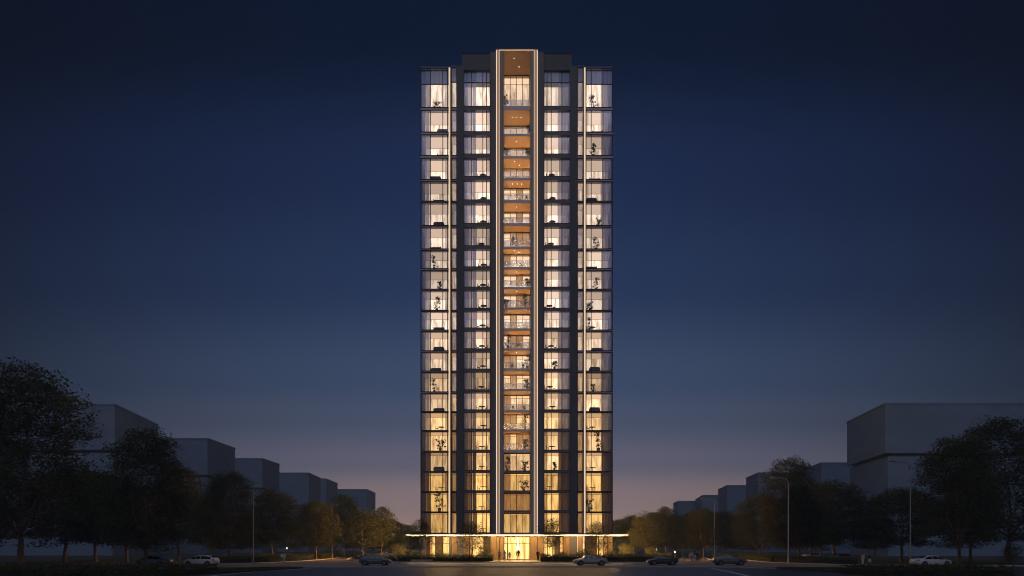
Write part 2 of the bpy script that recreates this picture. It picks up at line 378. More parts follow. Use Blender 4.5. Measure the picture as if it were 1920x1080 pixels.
def cm(k, v):
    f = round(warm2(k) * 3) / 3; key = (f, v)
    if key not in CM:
        up = [(0.27, 0.36, 0.78), (0.46, 0.52, 0.88), (0.78, 0.74, 0.86)][v]; lo = [(0.06, 0.033, 0.019), (0.15, 0.082, 0.043), (0.42, 0.26, 0.14)][v]  # upper blues carry the glass's sky reflection in the cloth colour
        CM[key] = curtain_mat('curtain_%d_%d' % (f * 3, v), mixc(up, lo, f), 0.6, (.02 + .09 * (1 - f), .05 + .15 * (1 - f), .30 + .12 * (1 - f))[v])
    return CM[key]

def curtain(x0, x1, y, z0, z1, mat, parent, pitch=0.28, amp=0.06, name='curtain'):
    if x0 > x1: x0, x1 = x1, x0
    b = MB(); n = max(3, int((x1 - x0) / pitch * 4)); vs = []
    for i in range(n + 1):
        x = x0 + (x1 - x0) * i / n; yy = y + amp * math.sin(i * math.pi / 2 + rr.random() * .6)
        vs += [(x, yy, z0 + .03), (x, yy, z1 - .02)]
    b.add(vs, [(2*i, 2*i+2, 2*i+3, 2*i+1) for i in range(n)], True)
    return b.build(name, mat, parent)

def room(parent, x0, x1, y0, y1, z0, z1, lit, wallmat, lit_span=(0, 1), ceil=None):
    if x0 > x1: x0, x1 = x1, x0
    b = MB(); e = .02
    x0 += e; x1 -= e; z0 += e; z1 -= e
    b.quad((x0, y0, z0), (x1, y0, z0), (x1, y1, z0), (x0, y1, z0)); b.quad((x0, y0, z1), (x0, y1, z1), (x1, y1, z1), (x1, y0, z1))
    b.quad((x0, y0, z0), (x0, y1, z0), (x0, y1, z1), (x0, y0, z1)); b.quad((x1, y0, z0), (x1, y0, z1), (x1, y1, z1), (x1, y1, z0))
    b.quad((x0, y1, z0), (x1, y1, z0), (x1, y1, z1), (x0, y1, z1))
    b.build('room', wallmat, parent)
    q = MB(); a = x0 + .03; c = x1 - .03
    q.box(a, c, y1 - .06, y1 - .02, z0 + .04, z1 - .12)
    q.build('wall_light', lit, parent)  # back wall glows in place of lamplight falling on it
    if ceil:
        q = MB(); q.box(x0 + .05, x1 - .05, y0 + .75, y1 - .12, z1 - .05, z1 - .012); q.build('ceiling_light', ceil, parent)  # whole ceiling glows, standing in for a ceiling lit by lamps

def window(name, xs0, xs1, yt, yb, Y, k, mulls, curtains, transom=None, lit=1.0, depth=4.4, lit_span=(0, 1), shop=False, wallmat=None):
    """frame mesh with panes, curtains and the room behind as its sub-parts; coordinates in photo rows and columns at depth Y"""
    x0, x1, z1, z0 = px(xs0, Y), px(xs1, Y), pz(yt, Y), pz(yb, Y) if yb is not None else 0.1
    b = MB(); m = .066
    for q in mulls: b.box(px(q, Y) - m, px(q, Y) + m, Y - .06, Y + .10, z0, z1)
    b.box(x0, x1, Y - .05, Y + .09, z1 - .10, z1 - .002); b.box(x0, x1, Y - .05, Y + .09, z0 + .002, z0 + .09)
    if transom: b.box(x0, x1, Y - .055, Y + .095, pz(transom, Y) - .06, pz(transom, Y) + .06)
    fr = b.build(name, M['frame'], tower)
    g = MB(); g.box(x0 + .01, x1 - .01, Y + .012, Y + .030, z0 + .02, z1 - .02); g.build('pane', M['shop'] if shop else M['glass'], fr)
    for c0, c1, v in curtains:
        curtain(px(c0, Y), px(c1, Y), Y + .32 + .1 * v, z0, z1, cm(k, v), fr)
    if k == 0 and transom:
        curtain(x0 + .05, x1 - .05, Y + .24, pz(transom, Y), z1, cm(0, 0), fr, name='blind')
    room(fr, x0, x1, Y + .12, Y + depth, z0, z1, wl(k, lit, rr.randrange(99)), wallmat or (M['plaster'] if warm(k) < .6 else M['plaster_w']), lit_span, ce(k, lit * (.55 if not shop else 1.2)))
    return fr

for k in range(NK):
    u = rr.uniform; dim = rr.choice((1, 1, 1, 1.1, .8, .6)); dim2 = rr.choice((1, 1, 1, 1.1, .75, .6)); dim3 = rr.choice((1, 1, 1.1, .7))
    up = k < 16
    L0 = 1.8 if up else 1.45
    # outer corner windows
    tr = 158 if k == 0 else None
    j = u(-1.5, 1.5)
    window('corner_window', 789, 841, WT[k], WB[k], YW, k, [789.4, 807, 830.3, 839], [(789.5, 799 + j, 0), (799 + j, 806 + j, 1)] + ([(834, 840, 2)] if k % 3 == 0 else []), tr, L0 * dim2 * u(.85, 1.2), lit_span=(.30, 1.0 if k % 4 else .9))
    window('corner_window', 1098, 1148.5, WT[k], WB[k], YW, k, [1099, 1108.5, 1130.5, 1148.1], [(1133 + j, 1148, 0), (1128 + j, 1133 + j, 1)] + ([(1099, 1104, 2)] if k % 3 == 1 else []), tr, L0 * dim * u(.8, 1.25), lit_span=(0.0, .64))
    # slim windows beside the lit wing fins, fully curtained
    tr = 154 if k == 0 else None
    window('slim_window', 846, 856.5, WT[k] - (2 if k == 0 else 0), WB[k], YW, k, [846.3, 856.2], [(846.5, 856.3, 1 if k % 2 else 2)], tr, L0 * u(.7, 1.3), 3.0)
    window('slim_window', 1082.5, 1094, WT[k] - (2 if k == 0 else 0), WB[k], YW, k, [1082.8, 1093.7], [(1082.7, 1093.6, 2 if k % 3 else 1)], tr, L0 * u(.7, 1.3), 3.0)
    # bay windows
    tr = 155 if k == 0 else None
    cu = [(869.5, 878 + j, 0), (878 + j, 885, 1), (885.5, 893 + j, 0 if k % 2 else 1)] + ([(913, 919, 2)] if k % 4 else [])
    window('bay_window', 869.3, 919.3, BT[k], BB[k], YB, k, [869.8, 884.5, 905.3, 912.3, 918.8], cu, tr, L0 * 1.15 * dim * u(.85, 1.2), lit_span=(.36, 1.0))
    cu = [(1047 + j, 1054, 1), (1054, 1068.5, 0)] + ([(1020, 1026, 2)] if k % 3 else [])
    window('bay_window', 1019.6, 1069, BT[k], BB[k], YB, k, [1020.2, 1025.7, 1033.5, 1053.5, 1068.6], cu, tr, L0 * 1.1 * dim3 * u(.85, 1.2), lit_span=(.0, .66))
    # floor edges under each window
    yb2 = BT[k + 1] if k < NK - 1 else 1003
    wb2 = WT[k + 1] if k < NK - 1 else 1003
    for a, c in ((869, 919.5), (1019.4, 1069.2)):
        bpart('spandrel', a, c, BB[k], yb2, .5, 1.3, M['spandrel'])
    for a, c in ((788.6, 841), (1098, 1149)):
        o = bpart('slab_edge', a, c, WB[k] + .3, wb2 - .3, .62, 1.3, M['slab'])
        b = MB(); b.box(px(a, .58), px(c, .58), .58, .70, pz(WB[k] + .55, .58), pz(WB[k] + .0, .58)); b.box(px(a, .58), px(c, .58), .58, .70, pz(wb2 - .0, .58), pz(wb2 - .55, .58)); b.build('edge_rail', M['frame'], o)
    for a, c in ((845.6, 857), (1082, 1094.3)):
        o = bpart('slab_edge', a, c, WB[k] + .3, wb2 - .3, .62, 1.3, M['slab'])
        b = MB(); b.box(px(a, .58), px(c, .58), .58, .70, pz(WB[k] + .55, .58), pz(WB[k] + .0, .58)); b.box(px(a, .58), px(c, .58), .58, .70, pz(wb2 - .0, .58), pz(wb2 - .55, .58)); b.build('edge_rail', M['frame'], o)

# centre: recessed balconies
M['uplight'] = emit('balcony_uplight', (1.0, 0.68, 0.34), 125.0)
M['uplight2'] = emit('railing_uplight', (1.0, 0.74, 0.50), 14.0)
M['spot'] = emit('downlight', (1.0, 0.86, 0.66), 6.0)
Y0 = .5
BAL = []
for k in range(NK):
    zs, zf = pz(CS[k], Y0), pz(CF[k], Y0)
    dd = dY(Y0) * (YH - CS[k]) / (YH - CD[k]); Yd = max(dd - D0, Y0 + 1.0)
    xa, xb = px(944.3, Y0), px(994.4, Y0)
    znext = pz(CS[k + 1], Y0) if k < NK - 1 else pz(1003, Y0)
    b = MB(); b.box(xa, xb, Y0, Yd + .6, znext + .012, zf); bal = b.build('balcony', M['slab'] if k < 17 else M['spandrel'], tower)
    s_ = MB(); s_.box(xa + .01, xb - .01, Y0 + .03, Yd + .6, zs - .02, zs + .008); s_.build('soffit', M['wood'], bal)
    nsp = [2, 3, 1, 2, 3, 1, 0, 2, 1, 1, 0, 0, 1, 0, 0, 0, 0][k] if k < 17 else 0
    for i in range(nsp):
        d_ = MB(); cx = px(969, Y0) + (i - (nsp - 1) / 2) * .9 + rr.uniform(-.1, .1); cyy = Y0 + (Yd - Y0) * (.45 if nsp != 2 else (.3, .65)[i])
        d_.tube([(cx, cyy, zs - .05), (cx, cyy, zs - .02)], .07, 8); d_.build('downlight', M['spot'], bal)
    if k < 17:
        r_ = MB(); r_.box(xa + .02, xb - .02, Y0 + .08, Y0 + .11, zf + .002, zf + 1.12); rl = r_.build('railing', M['rail'], bal)
        h_ = MB(); h_.box(xa + .02, xb - .02, Y0 + .06, Y0 + .13, zf + 1.122, zf + 1.15); h_.build('handrail', M['slab'], rl)
        if Yd - Y0 > 1.3:
            q = MB(); q.box(xa + .2, xb - .2, Yd - .42, Yd - .36, zf + .005, zf + .05); q.build('floor_light', M['uplight'], bal)  # hidden glowing strip, added to brighten the soffit
        b2 = MB(); b2.box(xa + .03, xb - .03, Y0 + .15, Y0 + .19, zf + .004, zf + .035); (b2.build('floor_light', M['uplight2'], bal) if k < 9 else None)  # second hidden strip, added to brighten the railing
    # glazed doors
    b = MB()
    for q in (944.6, 956.6, 968.6, 980.8, 993.9):
        xq = px(q, Y0); b.box(xq - .05, xq + .05, Yd - .05, Yd + .08, zf, zs)
    b.box(xa, xb, Yd - .04, Yd + .07, zs - .14, zs - .022); b.box(xa, xb, Yd - .04, Yd + .07, zf + .004, zf + .1)
    dr = b.build('balcony_door', M['frame'], tower)
    g = MB(); g.box(xa + .01, xb - .01, Yd + .01, Yd + .03, zf + .02, zs - .03); g.build('pane', M['glass'], dr)
    kk = min(20, max(k, 12)) ; kw = k
    edges = [944.5, 956.6, 968.6, 980.8, 994]
    for i in range(4):
        r1 = rr.random()
        if (k >= 4 and r1 < .35) or k == 19:
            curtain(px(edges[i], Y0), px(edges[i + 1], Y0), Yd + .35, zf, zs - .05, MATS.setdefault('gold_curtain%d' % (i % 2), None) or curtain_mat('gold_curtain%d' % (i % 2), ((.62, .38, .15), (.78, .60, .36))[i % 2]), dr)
    f = warm(k)
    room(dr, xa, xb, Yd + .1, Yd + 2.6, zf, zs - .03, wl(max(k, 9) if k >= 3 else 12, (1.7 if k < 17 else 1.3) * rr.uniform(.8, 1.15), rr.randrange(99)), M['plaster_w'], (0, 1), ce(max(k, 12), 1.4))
    BAL.append((xa, xb, Y0, Yd, zf, zs))

# piers and fins
for a, c, top, m, yf in ((856.5, 869.2, 124, 'pier', .2), (919.3, 930.2, 97, 'pier', .2), (936.3, 944.4, 95.5, 'pier2', .3), (994.4, 1001.3, 95.5, 'pier2', .3), (1008, 1019.7, 97, 'pier', .2), (1069, 1082.4, 124, 'pier', .2)):
    bpart('pier', a, c, top, None, yf, 9.0, M[m])
M['led'] = emit('led_strip', (1.0, 0.78, 0.56), 1.3)
M['led2'] = emit('led_strip_gold', (1.0, 0.77, 0.53), 0.85); M['finlight'] = emit('fin_diffuser', (1.0, 0.60, 0.40), 0.30); M['crownlight'] = emit('crown_edge_light', (1.0, 0.66, 0.38), 0.75)
M['ledc'] = emit('canopy_led', (1.0, 0.72, 0.40), 1.3); M['leds'] = emit('canopy_downlight', (1.0, 0.62, 0.26), 60.0)
for a, c, s1, s2 in ((930.2, 936.3, 1.05, .6), (1001.2, 1008, .6, 1.05)):
    f_ = bpart('lit_fin', a, c, 93, 1001, -.35, .6, M['finlight'])  # face glow stands in for the LED light falling on the fin
    for q, wd in ((a, s1), (c - s2, s2)):
        b = MB(); b.box(px(q, -.47), px(q + wd, -.47), -.47, -.352, pz(1000.5, -.47), pz(94, -.47)); b.build('led_strip', M['led'], f_)
    b = MB(); b.box(px(a + .5, .1), px(c - .5, .1), .1, .6, 0, pz(1006, .1)); b.build('fin_base', M['bronze'], f_)
for a, c, q0, q1 in ((841, 845.4, 841.3, 844.0), (1094.4, 1098.1, 1095.1, 1097.8)):
    f_ = bpart('wing_fin', a, c, 126, 1001, -.1, 1.2, M['bronze'])
    b = MB(); b.box(px(q0, -.16), px(q1, -.16), -.16, -.102, pz(1000, -.16), pz(126.5, -.16)); b.build('led_strip', M['led2'], f_)
top = bpart('crown_light', 936.5, 1001, 93.0, 94.0, -.3, -.2, M['crownlight'])
# crown panels, roofs, sides and the solid core
for a, c in ((866, 919.2), (1019.8, 1072)):
    o = bpart('crown_panel', a, c, 100, 131, .45, 6, M['crown_panel'])
    bpart('coping', a - .4, c + .4, 99.2, 100, .35, 6.1, M['frame'], o)
bpart('centre_roof', 930, 1008.3, 91.5, 94.4, .5, 12, M['concrete'])
for a, c in ((788.4, 844.5), (1097.5, 1149.3)):
    o = bpart('wing_roof', a, c, 124.8, 127, .5, 14, M['spandrel'])
    b = MB(); b.box(px(a + .4, .55), px(c - .4, .55), .55, .65, pz(132, .55), pz(130.8, .55)); b.build('edge_rail', M['frame'], o)
for a, c in ((845.4, 857), (1082, 1094.4)): bpart('wing_roof', a, c, 123, 125, .5, 14, M['spandrel'])
SIDE_FILL = [glowing_wall('side_room_light_%d' % i, c, l, i) for i, (c, l) in enumerate((((1, .76, .60), 2.4), ((1, .74, .56), 2.5), ((1, .70, .45), 2.8), ((1, .58, .22), 3.4), ((1, .50, .15), 34.0)))]
for s_, a in ((-1, 788.8), (1, 1148.6)):
    b = MB(); x = px(a, 1.3); b.box(x, x - s_ * .3, 1.3, 22, 0, pz(126, 1.3)); o = b.build('side_wall', M['pier'], tower)
    for k in range(NK + 1):
        zb_, zt_ = (pz(WB[k], 1.3), pz(WT[k], 1.3)) if k < NK else (.2, pz(1006, 1.3))
        q = MB(); q.box(x + s_ * .01, x + s_ * .05, 2.2, 21, zb_, zt_); fr_ = q.build('side_window', SIDE_FILL[min(k // 5, 4)], o)  # added glowing panels, overbright to throw warm light sideways onto the trees
        q = MB(); q.box(x + s_ * .12, x + s_ * .14, 2.2, 21, zb_, zt_); q.build('pane', M['glass'], fr_)
        q = MB()
        for yy in range(2, 22, 2): q.box(x + s_ * .06, x + s_ * .16, yy + .15, yy + .28, zb_, zt_)
        q.build('frame', M['frame'], fr_)
b = MB(); b.box(px(789.5, 1.3) , px(1148, 1.3), 12.5, 22, 0, pz(124, 1.3)); b.build('tower_core', M['pier'], tower)
b = MB(); b.box(px(789.5, 1.3), px(943, 1.3), 9.05, 12.45, 0, pz(127, 1.3)); b.build('core_wall', M['pier'], tower)
b = MB(); b.box(px(996, 1.3), px(1148, 1.3), 9.05, 12.45, 0, pz(127, 1.3)); b.build('core_wall', M['pier'], tower)
# canopy
YC = -6.0
cp = MB(); cp.box(px(762, YC), px(1177, YC), YC, 0.05, pz(1003.4, YC), pz(1000.6, YC)); cpo = cp.build('canopy', M['canopy'], tower)
b = MB(); b.box(px(761, YC), px(1178, YC), YC - .10, YC - .002, pz(1004.5, YC), pz(1001.9, YC)); b.build('led_fascia', M['ledc'], cpo)
for yy in (-5.4, -3.4, -1.3):
    b = MB(); b.box(px(764, YC), px(1175, YC), yy, yy + .10, pz(1003.4, YC) - .04, pz(1003.4, YC) - .002); b.build('soffit_light', M['leds'], cpo)
# ground floor
GT = 1006.0
def shop(x0, x1, mulls, cur, lit, span=(0, 1)):
    o = window('shop_window', x0, x1, GT, None, .9, 20, mulls, cur, 1018.5, lit, 5.5, span, True, M['plaster_w'])
    return o
shop(801, 843.5, [801.4, 810, 830, 843], [(801.5, 806, 1), (815, 829, 1)], 2.0)
shop(880, 921, [880.5, 886.5, 906, 920.5], [(907, 920, 1)], 2.4, (.1, 1))
shop(1019.5, 1057.5, [1020, 1026.5, 1038.5, 1050, 1057], [(1040, 1050, 1)], 2.6)
shop(1097, 1140, [1097.5, 1109.5, 1121.5, 1131, 1139.6], [(1098.5, 1120, 1)], 2.0, (0, 1))
en = window('entrance', 944.6, 994, GT, None, 1.0, 20, [945, 951.5, 984.5, 993.6], [], 1018.5, 3.0, 7.0, (0.04, .96), True, M['plaster_w'])
b = MB(); zt = pz(1019, .95)
for q in (952, 968, 983.9):
    b.box(px(q, .95) - .04, px(q, .95) + .04, .93, 1.0, .1, zt)
b.build('entrance_door', M['frame'], en)
M['chandelier'] = emit('lobby_chandelier', (1.0, .76, .42), 14.0)
for q in (971,):
    b = MB(); xq = px(q, 4.5)
    b.tube([(xq, 4.5, 1.95), (xq, 4.5, 2.1), (xq, 4.5, 2.45), (xq, 4.5, 2.6), (xq, 4.5, 4.5)], [.14, .34, .34, .12, .02], 12); b.build('chandelier', M['chandelier'], en)
for a, c, m, yf in ((788.9, 800.8, 'pier', .95), (843.6, 847.6, 'pier', .7), (848, 857, 'bronze', .6), (858, 866.5, 'fin', .5), (867, 879.8, 'bronze', .65), (921.2, 929.8, 'bronze', .12), (937, 944.2, 'bronze', .2), (994.6, 1001, 'bronze', .2), (1009, 1019.2, 'bronze', .12),
                    (1057.8, 1071.5, 'bronze', .65), (1072.5, 1083, 'fin', .5), (1083.4, 1093, 'bronze', .6), (1093.2, 1096.5, 'fin', .55), (1140.3, 1148.6, 'bronze', .8)):
    bpart('wall_panel', a, c, 1004.8, None, yf, 1.6, M[m])
for q, wd in ((866.6, .9), (857.2, .7), (1072, .6), (1083.1, .5), (1093.3, 1.2)):
    b = MB(); b.box(px(q, .42), px(q + wd, .42), .42, .49, .2, pz(1006, .42)); b.build('wall_strip_light', M['led'], tower)

# ------------------------------------------------------------------ furniture and plants seen through the glass
def ordw(n):
    return ['', 'first', 'second', 'third', 'fourth', 'fifth', 'sixth', 'seventh', 'eighth', 'ninth', 'tenth', 'eleventh', 'twelfth', 'thirteenth', 'fourteenth', 'fifteenth', 'sixteenth', 'seventeenth', 'eighteenth', 'nineteenth', 'twentieth', 'twenty-first'][n]
M['dark_wood'] = pbr('dark_furniture', (0.13, 0.09, 0.065), .5)
M['fabric'] = pbr('sofa_fabric', (0.30, 0.27, 0.26), .9)
M['pot'] = pbr('plant_pot', (0.30, 0.27, 0.25), .6)
PL = {}
def proto_plant(seed, tall, bushy):
    rng = np.random.default_rng(seed)
    p = thing('potted_plant', 'x', 'potted plant', (0, 0, -50), 0, 'potted plants behind the tower glass')
    b = MB(); b.tube([(0, 0, 0), (0, 0, .05), (0, 0, .45)], [.16, .18, .24], 10); b.build('pot', M['pot'], p)
    c = []
    for i in range(16 if bushy else 13):
        a = rng.uniform(0, 6.28); rad = rng.uniform(.05, .75 if bushy else .6); z = rng.uniform(.6 if not bushy else .5, tall)
        ce = np.array([math.cos(a) * rad, math.sin(a) * rad * .6, z]); c.append(ce + rng.normal(size=(16, 3)) * np.array([.14, .1, .12]))
    V, Fq = leaves(np.concatenate(c), .26, rng, .2, .5)
    link('foliage', from_arrays('foliage', V, Fq, M['plantleaf']), p)
    b = MB(); b.tube([(0, 0, .4), (.03, 0, tall * .55), (.0, .02, tall * .9)], [.03, .025, .012], 5); b.build('stem', M['bark'], p)
    remember(p); return p
protoP = [proto_plant(1, 1.9, True), proto_plant(2, 2.5, False), proto_plant(3, 1.4, True)]
pt = thing('dining_table', 'x', 'table', (0, 0, -50), 0, 'dining tables behind the tower glass')
b = MB(); b.tube([(0, 0, .70), (0, 0, .75)], .62, 16); b.build('tabletop', M['dark_wood'], pt)
b = MB(); b.tube([(0, 0, 0), (0, 0, .03), (0, 0, .06), (0, 0, .70)], [.30, .30, .05, .05], 8); b.build('pedestal', M['dark_wood'], pt); remember(pt)
pc = thing('dining_chair', 'x', 'chair', (0, 0, -50), 0, 'dining chairs behind the tower glass')
b = MB(); b.box(-.22, .22, -.22, .22, .42, .48); b.build('seat', M['dark_wood'], pc)
b = MB(); b.box(-.22, .22, .19, .23, .56, .92); b.build('backrest', M['dark_wood'], pc)
for q, r_ in ((-.19, -.19), (.19, -.19)):
    b = MB(); b.box(q - .02, q + .02, r_ - .02, r_ + .02, 0, .42); b.build('leg', M['dark_wood'], pc)
for q, r_ in ((-.19, .21), (.19, .21)):
    b = MB(); b.box(q - .02, q + .02, r_ - .019, r_ + .019, 0, .42 if False else .56); b.build('leg', M['dark_wood'], pc)
remember(pc)
ps = thing('sofa', 'x', 'sofa', (0, 0, -50), 0, 'sofas behind the tower glass')
b = MB(); b.box(-.9, .9, -.4, .3, .1, .42); b.build('seat', M['fabric'], ps)
b = MB(); b.box(-.9, .9, .302, .46, .1, .82); b.build('backrest', M['fabric'], ps)
for q in (-1.02, .902):
    b = MB(); b.box(q, q + .118, -.4, .46, .1, .60); b.build('armrest', M['fabric'], ps)
remember(ps)
USED = {}
def put(proto, x, y, z, rz, label, scale=1.0):
    if proto.name not in USED:
        USED[proto.name] = 1; proto.location = (x, y, z); proto.rotation_euler.z = rz; proto.scale = (scale,) * 3; proto['label'] = label; return proto
    return dup(proto, (x, y, z), rz, scale, label)
def fl(k): return ordw(21 - k) + ' storey above canopy'
def dining(side, p, Y, k, zrow, chairs=2):
    z = pz(zrow, Y) + .12; x = px(p, Y)
    put(pt, x, Y + 1.15, z, 0, 'round dining table in the %s, %s' % (side, fl(k)))
    put(pc, x - .82, Y + 1.0, z, R(100), 'chair left of the table in the %s, %s' % (side, fl(k)))
    if chairs > 1: put(pc, x + .82, Y + 1.1, z, R(-95), 'chair right of the table in the %s, %s' % (side, fl(k)))
rp_ = random.Random(5)
for k in range(3, NK):
    dining('left bay window', 905 + rp_.uniform(-3, 2), YB, k, BB[k], 2 if k % 3 else 1)
    if k in (3, 4, 5, 6, 9, 11, 13, 14, 16, 18, 20): dining('right bay window', 1032 + rp_.uniform(-2, 5), YB, k, BB[k], 2 if k % 2 else 1)
    elif k in (12, 17): put(protoP[2], px(1040, YB), YB + .6, pz(BB[k], YB) + .12, k, 'potted plant by the right bay window, %s' % fl(k))
for k in range(NK):
    zl = pz(WB[k], YW) + .12
    if k in (0, 7, 8, 9, 13, 16, 19): put(protoP[(0, 1)[k % 2]], px(rp_.choice((813, 819, 824, 832)) + rp_.uniform(-1, 1), YW), YW + .85, zl, k, 'leafy potted plant in the left corner window, %s' % fl(k), rp_.uniform(.85, 1.1) * (1.35 if k >= 16 else 1.0))
    if k in (1, 2, 3, 4, 5, 6, 10, 11, 12, 14, 17): put(ps, px(rp_.choice((816, 822, 829)), YW), YW + 1.0, zl, R(180) if k % 2 else 0, 'low grey sofa in the left corner window, %s' % fl(k))
    if k in (15, 17, 18, 20): dining('left corner window', 826, YW, k, WB[k], 1)
    if k in (0, 2, 5, 6, 8, 9, 10, 13, 16, 19): put(protoP[(1, 0)[k % 2]], px(rp_.choice((1106, 1114, 1119, 1124)) + rp_.uniform(-1, 1), YW), YW + .85, zl, k * 2, 'leafy potted plant in the right corner window, %s' % fl(k), rp_.uniform(.85, 1.1) * (1.35 if k >= 16 else 1.0))
    if k in (1, 3, 4, 7, 11, 12, 14): put(ps, px(rp_.choice((1110, 1116, 1121)), YW), YW + 1.0, zl, 0 if k % 2 else R(180), 'low grey sofa in the right corner window, %s' % fl(k))
    if k in (10, 15, 17, 18, 20): dining('right corner window', 1112, YW, k, WB[k], 1)
for k, p, pr in ((9, 985, 1), (9, 949, 2), (11, 953, 1), (12, 989, 1), (13, 988, 0), (15, 984, 1), (16, 985, 0), (17, 951, 1), (17, 984, 0), (18, 983, 0), (2, 949, 2), (2, 990, 2), (1, 991, 2), (0, 947.5, 0), (8, 990, 2)):
    xa, xb, a, d_, zf, zs = BAL[k]
    yy = a + .55 if k < 17 else d_ + .45
    put(protoP[pr], px(p, Y0), yy, zf + .02, p, 'potted %s on the %s of the central balcony, %s' % ('tree' if pr == 1 else 'plant', 'left' if p < 969 else 'right', fl(k)), 1.1)
for k, p in ((4, 988), (5, 962), (11, 973), (12, 962), (12, 982), (14, 963), (14, 983), (7, 978)):
    xa, xb, a, d_, zf, zs = BAL[k]
    put(pc, px(p, Y0), a + .75, zf + .006, R(150), 'dark chair on the %s of the central balcony, %s' % ('left' if p < 969 else 'right', fl(k)))

# ------------------------------------------------------------------ far buildings
def far_building(label, xl, xr, top, d, sxp, stop, ledge=None, low=1.0):
    """front face between columns xl..xr at distance d; its side runs back to column sxp where the roof stands at row stop"""
    d2 = d * (YH - top) / (YH - stop); zt = Z(top, d)
    left = sxp > xr
    if left: a, c = (xr, xl)
    else: a, c = (xl, xr)
    A = Vector(GD(a, d)); C = Vector(GD(c, d)); B = Vector(GD(sxp, d2)); E = C + (B - A)
    th = thing('office_block', label, 'building', (0, 0, 0), 0, 'distant plain blocks behind the trees')
    poly = [A, B, E, C]; ctr = (A + B + C + E) / 4
    def grow(q): return [tuple(p + (ctr - p).normalized() * (-q)) for p in poly]
    zl = Z(ledge, d) if ledge else None
    if zl:
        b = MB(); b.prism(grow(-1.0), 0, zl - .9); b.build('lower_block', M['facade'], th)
        b = MB(); b.prism(grow(-1.8), zl - .9, zl); b.build('shadow_gap', M['facade_d'], th)  # dark band stands for the shade under the overhanging upper block
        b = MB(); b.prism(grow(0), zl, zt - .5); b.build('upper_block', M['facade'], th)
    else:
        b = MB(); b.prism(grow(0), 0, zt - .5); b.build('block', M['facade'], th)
    b = MB(); b.prism(grow(.25), zt - .5, zt); b.build('parapet', M['facade'], th)
    return th
far_building('nearest tall grey block on the left, behind the largest tree', -160, 215, 757, 200, 296, 796, 843)
far_building('second grey block from the left, stepping down behind the conical tree', 272, 389, 821, 255, 441, 840, 890)
far_building('third grey block from the left, behind the trees beside the tall lamp post', 430, 492, 859, 310, 524, 870, 914)
far_building('fourth grey block from the left, in the middle of the descending row', 505, 579, 886, 365, 601, 896, 946)
far_building('slim grey block half hidden between two wider blocks on the left', 590, 612, 897, 430, 633, 906)
far_building('lowest grey block on the left, the one closest to the tower', 633, 688, 917, 500, 704, 924)
far_building('smallest grey block on the right, the one closest to the tower', 1272, 1304, 939, 480, 1262.5, 943)
far_building('second grey block to the right of the tower, slightly taller', 1317, 1347, 928, 450, 1304, 936)
far_building('third grey block to the right of the tower, left of the curved lamp post', 1363, 1402, 909.5, 390, 1346.5, 917)
far_building('fourth grey block to the right of the tower, behind the tallest round tree', 1421.5, 1530, 886, 330, 1399, 895.5)
far_building('flat-roofed grey block adjoining the huge right-hand block', 1540, 1640, 867, 275, 1505, 880)
far_building('huge grey block filling the right edge, with a dark ledge line', 1660, 2150, 755, 190, 1588, 791, 849.5)
# hills
for nm, pts, d in (('hill', [(690, 1000), (712, 985), (728, 972), (742, 976), (760, 985), (790, 1000), (830, 1010)], 620), ('hill', [(1130, 1005), (1160, 990), (1200, 984), (1240, 990), (1290, 1000), (1340, 1008)], 620)):
    b = MB(); fr_, bk = [], []
    for i, (p, y) in enumerate(pts):
        fr_.append((X(p, d), d - D0, Z(y, d)))
    n = len(pts); vs = []
    for (x, y, z) in fr_: vs += [(x, y - 100, -.5), (x, y, z), (x * 1.02, y + 120, -.5)]
    fs = []
    for i in range(n - 1): fs += [(3*i, 3*i+3, 3*i+4, 3*i+1), (3*i+1, 3*i+4, 3*i+5, 3*i+2)]
    b.add(vs, fs, True); tag(b.build(nm, M['hill']), kind='structure')

